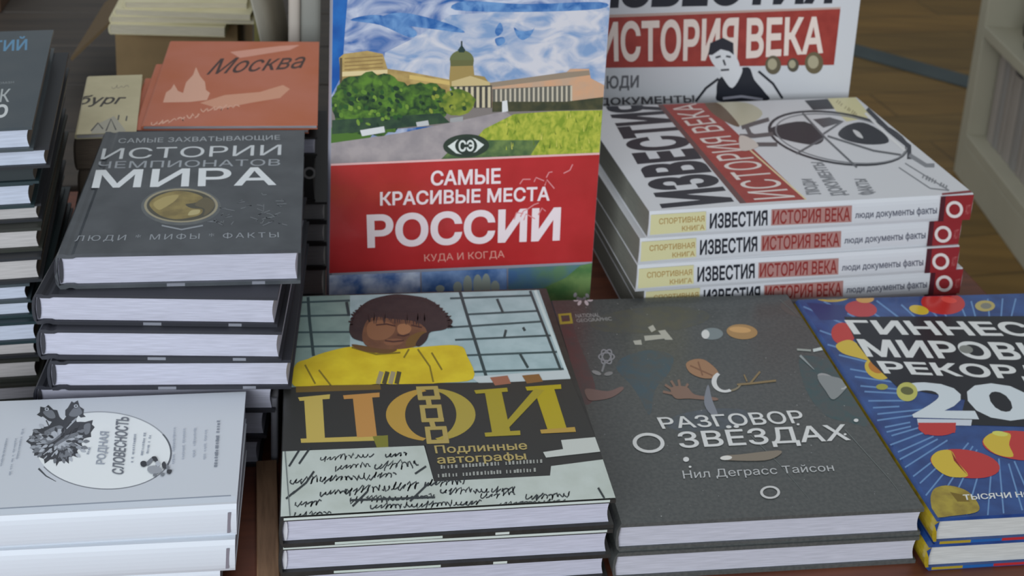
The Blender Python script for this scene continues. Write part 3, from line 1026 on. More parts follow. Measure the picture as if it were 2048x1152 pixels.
TH = 0.0225
fl = [(1300, 424), (1281, 478), (1276, 532), (1300, 595), (1292, 638)]
fr = [(1948, 388), (1918, 438), (1893, 494), (1938, 553), (1900, 598)]
proto = None
for k in range(5):
    z = (4 - k) * TH
    a, c = at(*fl[k], z + TH), at(*fr[k], z + TH)
    yw = yaw_of(a, c)
    if k == 0:
        m0, L_H = pose(a, yw, z), (c - a).length
    if k < 2:
        proto = o = book('paperback_book', 0.2015, L_H, bare=k > 0, T=TH, cover_mat=WHT, page_mat=mat('history_pages_shaded', (112, 112, 102), 0.85, noise=0.12, scale=30, stretch=(2, 2, 60), detail=3), spine='front', bt=0.0007, ov=0.0004, mw=m0, art=history_art, soft=True, bulge=0.0002)  # page colour lowered to carry the occlusion shade on the side faces
    elif False:
        proto = o = book('paperback_book', 0.2015, (c - a).length, TH, WHT, mat('history_pages_shaded', (112, 112, 102), 0.85, noise=0.12, scale=30, stretch=(2, 2, 60), detail=3), 'front', 0.0007, 0.0004, mw=pose(a, yw, z), art=history_art, soft=True, bulge=0.0002)
    else:
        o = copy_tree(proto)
    if k >= 3:
        a = a + Vector((-math.sin(yw), math.cos(yw), 0)) * 0.0125
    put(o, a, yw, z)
    tag(o, ['white paperback with a cyclist and sideways title, topmost of the white stack', 'white paperback with lettered spine, second from the top of its stack',
            'white paperback with lettered spine, third from the top of its stack', 'white paperback pushed forward under three others behind the dark grey book',
            'white paperback at the bottom of the stack of cyclist covers'][k], 'book', 'white history paperbacks lying in a stack')


def history_stand_art(s, f):
    rnd = random.Random(22)
    z = lambda L: [(1190 + .419 * x, .419 * y) for x, y in L]
    s.text('ИЗВЕСТИЯ', (1178, -62), (1678, -82), (1664, 8), (1172, 18), NAVY, 0.05)
    s.poly([(1190, 30), (1682, 14), (1676, 24), (1190, 38)], P((176, 150, 140)))
    s.poly([(1190, 36), (1681, 18), (1668, 130), (1190, 136)], RED)
    s.text('ИСТОРИЯ', (1198, 44), (1478, 34), (1474, 122), (1200, 124), P((216, 200, 190)), 0.03)
    s.text('ВЕКА', (1494, 36), (1650, 33), (1646, 106), (1492, 117), P((216, 200, 190)), 0.03)
    g = P((92, 92, 96))
    s.text('ЛЮДИ', (1192, 152), (1278, 150), (1277, 180), (1192, 184), g, 0.03)
    s.text('ДОКУМЕНТЫ', (1196, 196), (1388, 190), (1390, 208), (1196, 214), P((70, 68, 72)), 0.03)
    # athlete in a dark vest with raised arms
    s.blob(z([(470, 490), (520, 420), (590, 370), (640, 380), (600, 440), (540, 490)]), P((196, 196, 198)))
    s.line(z([(480, 485), (530, 420), (590, 375)]), 5, NAVY)
    s.blob(z([(740, 330), (800, 360), (860, 420), (900, 480), (830, 490), (800, 430), (740, 380)]), P((196, 196, 198)))
    s.line(z([(780, 340), (850, 400), (895, 470)]), 5, NAVY)
    s.line(z([(740, 370), (790, 430), (820, 480)]), 4, NAVY)
    s.blob(z([(590, 380), (640, 350), (730, 320), (760, 380), (810, 440), (820, 480), (600, 486), (580, 440)]), NAVY)
    s.blob(z([(600, 340), (690, 320), (700, 350), (655, 420), (610, 370)]), P((206, 206, 208)))
    s.blob(z([(548, 240), (640, 210), (668, 260), (690, 320), (650, 375), (612, 350), (560, 300)]), P((206, 206, 208)))
    s.poly(z([(540, 262), (550, 205), (610, 180), (660, 205), (662, 262), (640, 245), (600, 235), (560, 262)]), P((40, 40, 48)))
    for q in ([(575, 275), (600, 268)], [(625, 268), (648, 272)], [(612, 285), (622, 312)], [(600, 335), (640, 332)]):
        s.line(z(q), 4, P((60, 60, 66)))
    s.line(z([(610, 470), (700, 460), (800, 475)]), 5, P((140, 140, 150)))
    # medals
    for x, y, r, c in ((850, 310, 38, (92, 84, 66)), (945, 310, 28, (80, 74, 62)), (1045, 300, 44, (98, 88, 66))):
        s.ell(*z([(x, y)])[0], r * .419, r * .5, P(c), 0, 20)
        s.ell(*z([(x - 4, y - 4)])[0], r * .25, r * .3, P((160, 152, 126)), 0, 14)


pR = Vector((0.326, 1.152))
YH = R(11.0)
WS = 0.250
TSB = 0.024
mw = Matrix.Translation((pR.x - WS * math.cos(YH), pR.y - WS * math.sin(YH), 0.0003)) @ Matrix.Rotation(YH, 4, 'Z') @ Matrix.Rotation(R(88.5), 4, 'X') @ Matrix.Translation((0, 0, -TSB))
# lies in its own frame, then stood upright
o = book('paperback_book', WS, 0.335, TSB, WHT, PAGE_BLUE, 'left', 0.0009, 0.0006, mw=mw, art=history_stand_art, soft=True, bulge=0.0002)
o.matrix_world = mw
tag(o, 'white history book standing upright with an athlete on its cover, behind the white stack', 'book')

o = book('hardcover_book', WS + 0.002, 0.34, 0.014, mat('shadow_line_navy', (46, 52, 70), 0.5), PAGE_BLUE, 'left', 0.002, 0.002, bulge=0.0008)  # added book; its navy edge stands in for a shadow line
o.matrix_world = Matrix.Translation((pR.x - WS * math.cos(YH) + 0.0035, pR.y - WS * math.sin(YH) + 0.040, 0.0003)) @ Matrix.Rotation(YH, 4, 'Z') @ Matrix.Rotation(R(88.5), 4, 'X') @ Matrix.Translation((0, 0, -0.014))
tag(o, 'added navy book drawing a shadow line directly behind the white athlete cover', 'book')

# ------------------------------------------------------------------ standing travel book with cathedral painting
RED2 = mat('travel_red', (186, 46, 48), 0.33, c2=(172, 40, 40), scale=30, coat=0.5, coat_bump=0.5)
TRC = mat('travel_cover', (160, 160, 172), 0.4)


def travel_art(s, f):
    rnd = random.Random(31)
    z = lambda L: [(600 + .3125 * x, .3125 * y) for x, y in L]
    skym = mat('ink_painted_sky', (24, 84, 150), 0.35, c2=(186, 190, 204), scale=30, distort=1.2, detail=8, stretch=(1, 1.7, 1), coat=0.4, coat_bump=0.4)
    skyl = mat('ink_painted_clouds', (120, 146, 182), 0.35, c2=(196, 194, 200), scale=36, distort=1.5, detail=8, stretch=(1, 1.7, 1), coat=0.4, coat_bump=0.4)
    skyb = mat('ink_deep_blue', (14, 74, 146), 0.35, c2=(30, 100, 170), scale=50)
    s.poly([(640, -60), (1235, -60), (1212, 225), (660, 300)], skym)
    s.poly([(900, 30), (1220, 10), (1212, 190), (760, 190), (770, 105), (840, 70)], skyl)
    s.poly([(640, -60), (700, -60), (690, 60), (684, 150), (655, 190)], skyb)
    for q in ([(700, 40), (760, 30), (830, 60), (820, 75), (760, 50)], [(740, 45), (800, 25), (890, 45), (930, 65), (880, 60), (800, 50)], [(930, 2), (1050, 8), (1200, 4), (1198, 18), (1050, 24), (910, 20)], [(990, 62), (1000, 45), (1006, 60), (996, 72)],
              [(1028, 55), (1040, 62), (1064, 60), (1070, 52), (1062, 70), (1046, 80), (1034, 72)], [(990, 78), (1006, 74), (1010, 84), (996, 92)]):
        s.blob(q, mat('ink_sky_gap', (34, 88, 152), 0.35, c2=(100, 140, 186), scale=90, detail=8, distort=1.0))
    # cathedral wings, dome and portico
    tan, tan2, dkb = mat('ink_stone', (176, 150, 92), 0.4, c2=(150, 124, 74), scale=120), P((196, 164, 124)), P((84, 72, 52))
    s.poly(z([(250, 370), (280, 345), (430, 325), (530, 345), (560, 440), (700, 460), (960, 510), (960, 640), (270, 650)]), tan)
    s.poly(z([(262, 460), (560, 445), (560, 470), (262, 490)]), P((206, 186, 140)))
    for k in range(4):
        s.line(z([(285, 375 + k * 24), (530, 358 + k * 24)]), 2, P((130, 104, 62)))
    s.line(z([(262, 370), (262, 560)]), 5, dkb)
    s.poly(z([(700, 478), (960, 520), (960, 545), (700, 505)]), P((196, 168, 100)))
    s.poly(z([(1210, 535), (1480, 520), (1700, 465), (1730, 440), (1850, 440), (1860, 500), (1950, 545), (1950, 700), (1210, 700)]), mat('ink_pink_stone', (196, 150, 116), 0.4, c2=(180, 150, 126), scale=90))
    s.poly(z([(1210, 530), (1700, 462), (1850, 450), (1856, 480), (1700, 500), (1210, 560)]), P((140, 124, 106)))
    s.poly(z([(1230, 570), (1740, 545), (1740, 690), (1230, 700)]), P((94, 92, 84)))
    for k in range(17):
        x = 1250 + k * 30
        s.poly(z([(x, 572 - k * 1.5), (x + 12, 571 - k * 1.5), (x + 12, 690), (x, 691)]), P((186, 176, 156)))
        s.k -= 1
    s.k += 1
    s.poly(z([(955, 500), (965, 380), (990, 340), (1035, 320), (1080, 340), (1105, 380), (1115, 480), (1180, 490), (1225, 550), (960, 560)]), P((150, 128, 76)))
    s.ell(*z([(1035, 385)])[0], 24, 20, P((98, 104, 66)), 0, 24, 180, 360)
    s.poly(z([(960, 384), (1112, 384), (1108, 420), (964, 424)]), P((96, 96, 58)))
    s.poly(z([(1010, 320), (1034, 285), (1058, 320), (1050, 335), (1018, 335)]), P((34, 54, 50)))
    s.line(z([(1034, 300), (1034, 262)]), 3, P((40, 54, 52)))
    s.poly(z([(970, 520), (1090, 485), (1215, 525), (1215, 550), (970, 552)]), P((188, 168, 120)))
    s.poly(z([(975, 552), (1228, 545), (1228, 690), (975, 690)]), P((64, 62, 58)))
    for k in range(7):
        x = 985 + k * 36
        s.poly(z([(x, 556), (x + 18, 555), (x + 18, 688), (x, 688)]), P((192, 180, 150)))
        s.k -= 1
    s.k += 1
    # ground, path, lawn and trees
    s.poly(z([(190, 690), (1960, 690), (1960, 730), (1400, 760), (190, 860)]), P((120, 112, 108)))
    s.poly([(660, 286), (800, 266), (1010, 222), (1030, 236), (975, 262), (930, 300), (880, 320), (660, 332)], mat('ink_path', (156, 146, 146), 0.4, c2=(138, 130, 132), scale=90))
    s.poly([(662, 255), (760, 250), (740, 275), (662, 286)], P((70, 104, 40)))
    s.poly([(968, 258), (1028, 228), (1110, 222), (1210, 220), (1208, 308), (880, 320), (935, 296)], mat('ink_lawn', (120, 140, 40), 0.4, c2=(172, 174, 66), scale=150, detail=8, distort=0.8, stretch=(1.6, 1, 1)))
    s.poly([(900, 300), (960, 280), (1080, 280), (1060, 312), (880, 320)], mat('ink_shrub', (66, 90, 56), 0.4, c2=(104, 124, 70), scale=130))
    s.poly(z([(1230, 650), (1700, 650), (1950, 620), (1950, 700), (1230, 716)]), mat('ink_hedge', (52, 56, 40), 0.4, c2=(74, 72, 48), scale=130))
    tree = mat('ink_tree', (24, 52, 30), 0.4, c2=(84, 122, 40), scale=150, detail=8, distort=0.6)
    P_ = []
    for i in range(44):
        t = math.tau * i / 44
        rr = 1 + rnd.uniform(-0.07, 0.07)
        P_.append((744 + 82 * rr * math.cos(t), 214 + 58 * rr * math.sin(t) - (10 if math.sin(t) < 0 else 0)))
    s.poly(P_, tree)
    P_ = [(846 + 52 * (1 + rnd.uniform(-0.1, 0.1)) * math.cos(math.tau * i / 30), 205 + 40 * (1 + rnd.uniform(-0.1, 0.1)) * math.sin(math.tau * i / 30)) for i in range(30)]
    s.poly(P_, tree)
    P_ = [(915 + 36 * (1 + rnd.uniform(-0.1, 0.1)) * math.cos(math.tau * i / 26), 205 + 26 * (1 + rnd.uniform(-0.1, 0.1)) * math.sin(math.tau * i / 26)) for i in range(26)]
    s.poly(P_, mat('ink_tree_light', (70, 96, 34), 0.4, c2=(130, 140, 50), scale=120))
    s.poly([(664, 240), (880, 226), (900, 245), (740, 262), (664, 268)], mat('ink_tree_shade', (34, 56, 44), 0.4, c2=(50, 74, 50), scale=120))
    for k in range(60):
        a, r0 = rnd.uniform(0, math.tau), math.sqrt(rnd.random())
        x, y = 745 + 74 * r0 * math.cos(a), 208 + 46 * r0 * math.sin(a)
        s.ell(x, y, rnd.uniform(3, 7), rnd.uniform(2.5, 5), rnd.choice((P((88, 124, 44)), P((40, 78, 36)), P((108, 138, 52)), P((24, 50, 34)))), rnd.uniform(0, 90), 8)
        s.k -= rnd.choice((0, 1, 1))
    for k in range(26):
        x, y = rnd.uniform(840, 945), rnd.uniform(176, 222)
        s.ell(x, y, rnd.uniform(3, 6), rnd.uniform(2.5, 4.5), rnd.choice((P((130, 140, 54)), P((60, 92, 40)), P((36, 62, 38)))), rnd.uniform(0, 90), 8)
        s.k -= rnd.choice((0, 1, 1))
    for k in range(40):
        x = rnd.uniform(1010, 1200)
        y = rnd.uniform(232, 300)
        s.line([(x, y), (x + rnd.uniform(-3, 3), y - rnd.uniform(6, 16))], 2.0, rnd.choice((P((176, 180, 70)), P((96, 118, 36)), P((196, 190, 92)))), True)
        s.k -= 1
    s.k += 1
    s.poly([(720, 260), (768, 252), (770, 264), (724, 272)], P((200, 200, 200)))
    s.poly([(832, 244), (856, 240), (858, 250), (834, 253)], P((180, 180, 180)))
    s.poly([(900, 236), (926, 232), (926, 242), (900, 244)], P((150, 150, 150)))
    s.poly([(1004, 202), (1014, 200), (1016, 222), (1004, 224)], P((206, 206, 206)))
    # round emblem shaped like an eye
    s.ell(932, 291, 46, 23, P((44, 56, 46)), -2)
    s.poly([(895, 292), (914, 279), (932, 274), (950, 277), (968, 289), (952, 303), (932, 309), (912, 306)], P((206, 210, 204)))
    s.ell(932, 291, 22, 18, P((40, 50, 44)), 0)
    s.text('СЭ', (917, 280), (948, 279), (948, 302), (917, 303), P((206, 210, 204)), 0.03)
    # red title panel
    s.poly([(655, 330), (1230, 306), (1230, 521), (655, 546)], RED2)
    s.line([(655, 329), (1230, 306)], 4, P((214, 170, 168)))
    wt = P((222, 206, 208), 0.33)
    s.text('САМЫЕ', (862, 341), (1001, 335), (1001, 367), (861, 371), wt, 0.025)
    s.text('КРАСИВЫЕ МЕСТА', (760, 383), (1100, 372), (1099, 401), (760, 411), wt, 0.025)
    s.text('РОССИИ', (733, 428), (1122, 413), (1119, 481), (735, 496), wt, 0.035)
    s.text('КУДА И КОГДА', (848, 508), (1008, 500), (1009, 517), (849, 525), P((204, 142, 130)), 0.0)
    # film crinkle reflections painted as pale pink strokes
    for k in range(10):
        x, y = rnd.uniform(1020, 1170), rnd.uniform(325, 440)
        s.line([(x, y), (x + rnd.uniform(4, 14), y + rnd.uniform(-14, -4)), (x + rnd.uniform(12, 24), y + rnd.uniform(-20, 6))], 2.2, P((206, 132, 134)))
    # row of small pictures at the foot
    s.poly([(655, 550), (840, 543), (842, 640), (655, 640)], mat('ink_mountains', (70, 104, 158), 0.4, c2=(190, 200, 216), scale=60))
    s.poly([(843, 543), (1013, 536), (1014, 640), (844, 640)], mat('ink_evening', (58, 96, 150), 0.4, c2=(128, 156, 196), scale=50))
    s.poly([(1016, 536), (1230, 526), (1230, 660), (1016, 660)], mat('ink_valley', (72, 108, 150), 0.4, c2=(96, 132, 100), scale=36))
    for x, h in ((880, 12), (915, 20), (935, 34), (955, 36), (972, 38), (990, 22)):
        s.ell(x, 580 - h * 0.3, 9, h * 0.6, P((150, 160, 150)), 0, 14)
    s.poly([(1055, 590), (1130, 555), (1160, 530), (1215, 524), (1215, 600), (1100, 610)], mat('ink_green_slope', (80, 120, 70), 0.4, c2=(120, 150, 90), scale=60))
    for k in range(7):
        s.ell(1150 + 6 * k, 594 + rnd.uniform(-7, 7), 3.5, 5, P((206, 196, 202)), rnd.uniform(-40, 40), 10)
    s.k += 1


YT = R(10.5)
WT, TT = 0.2035, 0.024
bl = Vector((-0.1248, 0.869))
mw = Matrix.Translation((bl.x, bl.y, 0.0003)) @ Matrix.Rotation(YT, 4, 'Z') @ Matrix.Rotation(R(88.0), 4, 'X') @ Matrix.Translation((0, 0, -TT))
o = book('hardcover_book', WT, 0.292, TT, TRC, PAGE, 'left', 0.0025, 0.003, groove=0.0, mw=mw, art=travel_art, band=MATS['headband_white'])
o.matrix_world = mw
tag(o, 'large upright travel book with a painted cathedral, blue sky and red title panel', 'book')

# ------------------------------------------------------------------ dark grey football history books (seven)
MIRA = mat('worldcup_cover', (62, 66, 70), 0.34, c2=(76, 80, 84), scale=40, coat=0.3)
MIRA_E = mat('worldcup_edge', (40, 41, 48), 0.45)


def worldcup_art(s, f):
    rnd = random.Random(41)
    z = lambda L: [(.33 * x, 240 + .33 * y) for x, y in L]
    wt, g = P((212, 216, 218)), P((138, 143, 148))
    s.text('САМЫЕ ЗАХВАТЫВАЮЩИЕ', (238, 277), (560, 270), (560, 281), (236, 288), P((160, 165, 168)), 0.0)
    s.text('ИСТОРИИ', (206, 297), (563, 289), (562, 310), (201, 319), P((196, 200, 202)), 0.0)
    s.text('ЧЕМПИОНАТОВ', (198, 323), (561, 318), (560, 331), (195, 337), P((150, 155, 160)), 0.0)
    s.text('МИРА', (192, 340), (550, 334), (553, 370), (183, 376), wt, 0.015)
    s.ell(362, 413, 80, 38, mat('ink_silver_glow', (98, 101, 100), 0.35, c2=(84, 88, 90), scale=80), 0, 36)
    s.ring(362, 411, 74, 34, 5, 3, P((150, 142, 118)), 0, 36)
    s.ell(362, 411, 68, 31, P((74, 72, 60)), 0, 32)
    gd = mat('ink_trophy_gold', (142, 126, 76), 0.33, c2=(116, 102, 62), scale=110)
    s.blob(z([(905, 515), (950, 465), (1060, 430), (1160, 440), (1230, 470), (1190, 500), (1125, 512), (1160, 535), (1225, 540), (1215, 572), (1150, 592), (1060, 602), (970, 578)]), gd)
    s.blob(z([(930, 505), (1000, 465), (1080, 455), (1060, 490), (1000, 530), (960, 545)]), P((164, 148, 96)))
    s.blob(z([(1160, 548), (1212, 545), (1200, 570), (1140, 578)]), P((174, 162, 116)))
    s.blob(z([(1240, 470), (1290, 490), (1300, 520), (1270, 560), (1235, 580), (1240, 540), (1180, 515)]), P((96, 88, 66)))
    for k in range(26):
        x, y = rnd.uniform(420, 590), rnd.uniform(385, 450)
        s.line([(x, y), (x + rnd.uniform(-14, 14), y + rnd.uniform(-7, 7)), (x + rnd.uniform(-16, 20), y + rnd.uniform(-9, 9))], 1.4, P((112, 116, 120)))
        s.k -= 1
    s.k += 1
    s.line(z([(980, 640), (1100, 665), (1230, 640)]), 3, g)
    s.text('ЛЮДИ * МИФЫ * ФАКТЫ', (153, 471), (557, 464), (558, 477), (148, 485), g, 0.0, 0, 1.3)
    # pale lettering turned in on the foot of the lower board
    for x0, x1 in ((0.066, 0.077), (0.118, 0.126)):
        f.poly_uv([(x0, 0.0002), (x1, 0.0002), (x1, 0.0024), (x0, 0.0024)], P((120, 122, 130)))


flm = [(109, 509), (64, 588), (73, 659), (95, 722)]
frm = [(602, 504), (556, 595), (562, 664), (576, 720)]
tops = [0.150, 0.126, 0.105, 0.084, 0.063, 0.042, 0.021]
rest = [((550, 768), 6.2), ((533, 820), 5.5), ((522, 878), 6.5)]
proto = None
MW_, MD = 0.148, 0.1835
for k in range(7):
    z1 = tops[k]
    z0 = tops[k + 1] if k < 6 else 0.0
    if k < 4:
        a, c = at(*flm[k], z1), at(*frm[k], z1)
        yw = yaw_of(a, c)
        if k == 0:
            yw += R(1.2)
    else:
        q, dg_ = rest[k - 4]
        c, yw = at(*q, z1), R(dg_)
        a = c - Vector((math.cos(yw), math.sin(yw), 0)) * MW_
    if k == 0:
        top_o = o = book('hardcover_book', MW_, MD, 0.024, MIRA, PAGE, 'left', 0.0024, 0.0022, groove=0.0008, mw=pose(a, yw, z0), art=worldcup_art, spine_mat=MIRA_E, band=mat('headband_dark', (50, 50, 56), 0.7), bulge=0.0005)
    elif k == 1:
        proto = o = book('hardcover_book', MW_, MD, 0.021, MIRA_E, PAGE, 'left', 0.0021, 0.0022, groove=0.0008, mw=pose(a, yw, z0), art=lambda s, f: [f.poly_uv([(x0, 0.0002), (x1, 0.0002), (x1, 0.0023), (x0, 0.0023)], P((120, 122, 130))) for x0, x1 in ((0.066, 0.077), (0.118, 0.126))], band=MATS['headband_dark'], bulge=0.0005)
    else:
        o = copy_tree(proto)
    put(o, a, yw, z0)
    tag(o, 'dark grey hardcover, %s of the stack with the golden cup' % ORD[k] if k < 6 else 'dark grey hardcover lying on the table, lowest under the golden cup cover', 'book', 'dark hardcovers under the golden cup cover')
top_o['label'] = 'dark grey hardcover with white title and an oval golden cup, topmost of its stack'

# ------------------------------------------------------------------ white books with an eagle emblem (three)
EAG = mat('emblem_white', (208, 213, 220), 0.5)


def emblem_art(s, f):
    rnd = random.Random(51)
    z = lambda L: [(.3576 * x, 740 + .3576 * y) for x, y in L]
    s.poly([(0 - 200, 1030), (0, 1018), (470, 992), (472, 1003), (0, 1030), (-200, 1042)], P((196, 203, 212), 0.5))
    s.line([(-60, 1021), (0, 1017), (462, 991)], 2.6, P((140, 148, 160)))
    s.ell(207, 901, 134, 76, mat('ink_oval_white', (222, 226, 232), 0.5), 3, 44)
    s.ring(207, 901, 137, 78, 2.4, 1.8, P((120, 124, 130)), 3, 44, 0, 150)
    s.ring(207, 901, 137, 78, 2.4, 1.8, P((150, 154, 160)), 3, 44, 245, 360)
    s.line([(77, 937), (92, 952), (112, 963)], 4, P((70, 74, 78)), True)
    s.ring(207, 901, 137, 78, 3.6, 2.6, P((90, 94, 100)), 3, 20, -30, 20)
    # two-headed bird of feathers and leaves
    dk, md, lt = P((62, 64, 68)), P((116, 120, 126)), P((176, 181, 188))
    ol = [(145, 400), (190, 330), (240, 320), (290, 290), (240, 260), (205, 250), (225, 205), (270, 195), (320, 225), (345, 275), (370, 260), (365, 225), (400, 175), (435, 170), (470, 220), (480, 262),
          (440, 255), (425, 275), (450, 290), (520, 280), (530, 320), (510, 375), (470, 385), (465, 440), (430, 455), (435, 490), (395, 490), (385, 525), (345, 510), (315, 540), (300, 500), (250, 525), (225, 490), (190, 480), (175, 440)]
    P_ = []
    for i, p in enumerate(ol):
        q = ol[(i + 1) % len(ol)]
        P_.append(p)
        mx_, my_ = (p[0] + q[0]) / 2, (p[1] + q[1]) / 2
        dx_, dy_ = mx_ - 335, my_ - 380
        l = math.hypot(dx_, dy_)
        P_.append((mx_ - dx_ / l * 12, my_ - dy_ / l * 12))
    s.poly(z(P_), dk)
    for c in ([(230, 360), (330, 310), (360, 350), (260, 420)], [(300, 420), (420, 350), (440, 390), (350, 450)], [(385, 250), (430, 200), (460, 240), (420, 262)], [(240, 235), (290, 225), (310, 265), (275, 270)],
              [(190, 420), (250, 440), (240, 465), (200, 455)], [(340, 470), (400, 440), (410, 465), (360, 490)], [(470, 310), (505, 300), (500, 350), (475, 360)]):
        s.blob(z(c), md)
    for c in ([(260, 370), (330, 330), (345, 350), (280, 400)], [(320, 425), (400, 380), (415, 395), (345, 440)], [(210, 370), (240, 350), (245, 375), (220, 395)]):
        s.blob(z(c), lt)
    for k in range(26):
        t = rnd.uniform(0, math.tau)
        r0, r1 = rnd.uniform(60, 120), rnd.uniform(120, 165)
        s.line(z([(335 + r0 * math.cos(t), 385 + r0 * 0.85 * math.sin(t)), (335 + r1 * math.cos(t + 0.1), 385 + r1 * 0.85 * math.sin(t + 0.1))]), 2, rnd.choice((md, dk, lt)))
        s.k -= 1
    s.k += 1
    for ring_, r_, n_ in ((150, 10, 22), (118, 9, 18), (86, 8, 14), (54, 7, 10)):
        for q in range(n_):
            t = math.tau * q / n_ + rnd.uniform(-.08, .08)
            if ring_ > 100 and -2.2 < math.atan2(math.sin(t), math.cos(t)) < -0.9:
                continue
            x, y = 330 + ring_ * math.cos(t), 400 + ring_ * 0.72 * math.sin(t)
            s.blob(z([(x + 22 * math.cos(t), y + 18 * math.sin(t)), (x - r_ * math.sin(t), y + r_ * math.cos(t)), (x - 16 * math.cos(t), y - 12 * math.sin(t)), (x + r_ * math.sin(t), y - r_ * math.cos(t))]), rnd.choice((dk, P((46, 48, 52)), md, md, P((150, 155, 162)), lt)), 3)
            s.k -= rnd.choice((0, 1))
    for x, y in ((262, 222), (425, 205)):
        s.ell(*z([(x, y)])[0], 4.5, 3.5, lt, 0, 10)
        s.ell(*z([(x, y)])[0], 2, 1.6, P((40, 42, 46)), 0, 8)
    # sideways lettering, read from the spine upwards
    g, gd = P((150, 156, 166)), P((104, 108, 116))
    s.text('РОДНАЯ', z([(535, 528)])[0], z([(560, 345)])[0], z([(622, 350)])[0], z([(596, 530)])[0], g, 0.02)
    s.text('СЛОВЕСНОСТЬ', z([(625, 580)])[0], z([(650, 262)])[0], z([(724, 268)])[0], z([(690, 590)])[0], gd, 0.02)
    for x, y0, y1 in ((497, 475, 410), (745, 520, 360), (800, 480, 350), (830, 470, 360)):
        s.ticks(*z([(x, y0)])[0], *z([(x + 18, y1)])[0], 5, g, rnd, 4)
    for x, y0, y1 in ((975, 525, 315), (1030, 500, 320), (1090, 500, 325), (1150, 500, 330)):
        s.ticks(*z([(x, y0)])[0], *z([(x + 8, y1)])[0], 5, P((168, 174, 184)), rnd, 4)
    s.ticks(*z([(1215, 545)])[0], *z([(1232, 280)])[0], 7, P((124, 130, 140)), rnd, 5)
    for x, y0, y1 in ((10, 540, 380), (60, 590, 380), (100, 500, 330)):
        s.ticks(*z([(x, y0)])[0], *z([(x + 35, y1)])[0], 4, P((158, 164, 174)), rnd, 4)
    # small winged beast
    for c, M in (([(785, 522), (800, 512), (818, 518), (822, 535), (806, 546), (790, 540)], P((50, 52, 56))), ([(820, 520), (850, 492), (858, 505), (840, 530), (826, 540)], md), ([(848, 492), (872, 488), (884, 512), (868, 518)], P((54, 56, 60))),
                 ([(830, 545), (870, 540), (905, 558), (890, 580), (850, 584), (826, 566)], P((150, 154, 160))), ([(880, 512), (896, 530), (884, 545), (870, 530)], lt), ([(905, 530), (920, 516), (934, 548), (914, 556)], P((58, 60, 64))),
                 ([(932, 530), (948, 548), (944, 566), (930, 552)], md), ([(936, 562), (962, 564), (952, 586), (934, 580)], P((54, 56, 60))), ([(860, 584), (880, 586), (870, 600), (856, 596)], md), ([(900, 578), (922, 584), (912, 598), (898, 592)], md)):
        s.blob(z(c), M, 3)
    # thin dark label at the tail end of the spine
    f.poly_uv([(f.wd - 0.0052, 0.003), (f.wd - 0.0035, 0.003), (f.wd - 0.0030, f.ht - 0.004), (f.wd - 0.0047, f.ht - 0.004)], P((120, 116, 124)))


TE = 0.0205
YE = R(9.2)
HE, WE = 0.205, 0.105
zt = 0.0615
c = at(473, 1010, zt)
proto = None
for k, (q, dz) in enumerate((((473, 1010), 0), ((470, 1082), 1), ((440, 1140), 2))):
    z1 = zt - k * TE
    c = at(*q, z1)
    yw = YE + R((0, -0.7, 0.5)[k])
    a = c - Vector((math.cos(yw), math.sin(yw), 0)) * HE
    if k == 0:
        m0 = pose(a, yw, z1 - TE)
    if k < 2:
        proto = o = book('paperback_book', WE, HE, TE, EAG, PAGE, 'front', 0.0008, 0.0005, mw=m0, bare=k > 0, art=emblem_art, soft=True, bulge=0.0006)
    else:
        o = copy_tree(proto)
    put(o, a, yw, z1 - TE)
    tag(o, ['white paperback with a grey two-headed bird and oval, topmost of its stack', 'white paperback with plain spine directly under the book with the bird emblem',
            'white paperback lying on the table, lowest under the bird emblem'][k], 'book', 'white emblem paperbacks')

# ------------------------------------------------------------------ tall stack of assorted books at the picture's edge
SLATE = mat('slate_cover', (60, 70, 76), 0.38, c2=(68, 76, 80), scale=30, coat=0.2)
TEAL = mat('teal_cover', (34, 52, 56), 0.42)
DARKC = mat('black_cover', (36, 38, 42), 0.42)
OLIVE = mat('olive_dark_cover', (44, 46, 40), 0.45)


def slate_art(s, f):
    s.text('КАТИЙ', (-60, 78), (55, 72), (54, 100), (-64, 106), P((86, 132, 164)), 0.02)
    s.text('ЗНАК', (-66, 180), (22, 177), (18, 204), (-70, 207), P((166, 172, 172)), 0.01)
    s.text('ДНЮ', (-76, 212), (18, 208), (13, 240), (-80, 244), P((196, 200, 200)), 0.04)
    s.text('роман', (-10, 165), (28, 162), (28, 168), (-10, 171), P((120, 126, 128)), 0.0)


rows = [  # top y of the block, bottom y of the block, block end x, page material, cover material
    (256, 292, 58, PAGE_BLUE, SLATE), (297, 325, 92, PAGE_BLUE, DARKC), (332, 362, 70, mat('dark_notebook_pages', (40, 48, 50), 0.7), TEAL), (367, 403, 60, PAGE_BLUE, TEAL), (410, 450, 76, PAGE_CREAM, DARKC), (458, 498, 76, PAGE_CREAM, OLIVE),
    (516, 556, 76, PAGE_CREAM, DARKC), (570, 596, 53, PAGE_BLUE, SLATE), (603, 627, 58, PAGE_BLUE, TEAL), (645, 673, 70, PAGE_BLUE, TEAL), (681, 708, 70, PAGE_CREAM, DARKC), (720, 753, 72, PAGE_CREAM, OLIVE), (770, 795, 73, PAGE_DARK, OLIVE)]
ztops = [0.2105, 0.1935, 0.1790, 0.1655, 0.1470, 0.1340, 0.1170, 0.0985, 0.0850, 0.0725, 0.0560, 0.0425, 0.0260, 0.0120]
cols = ['slate blue', 'black', 'dark teal', 'dark teal', 'black', 'dark olive', 'black', 'slate', 'dark teal', 'dark teal', 'black', 'dark olive', 'dark olive', 'black']
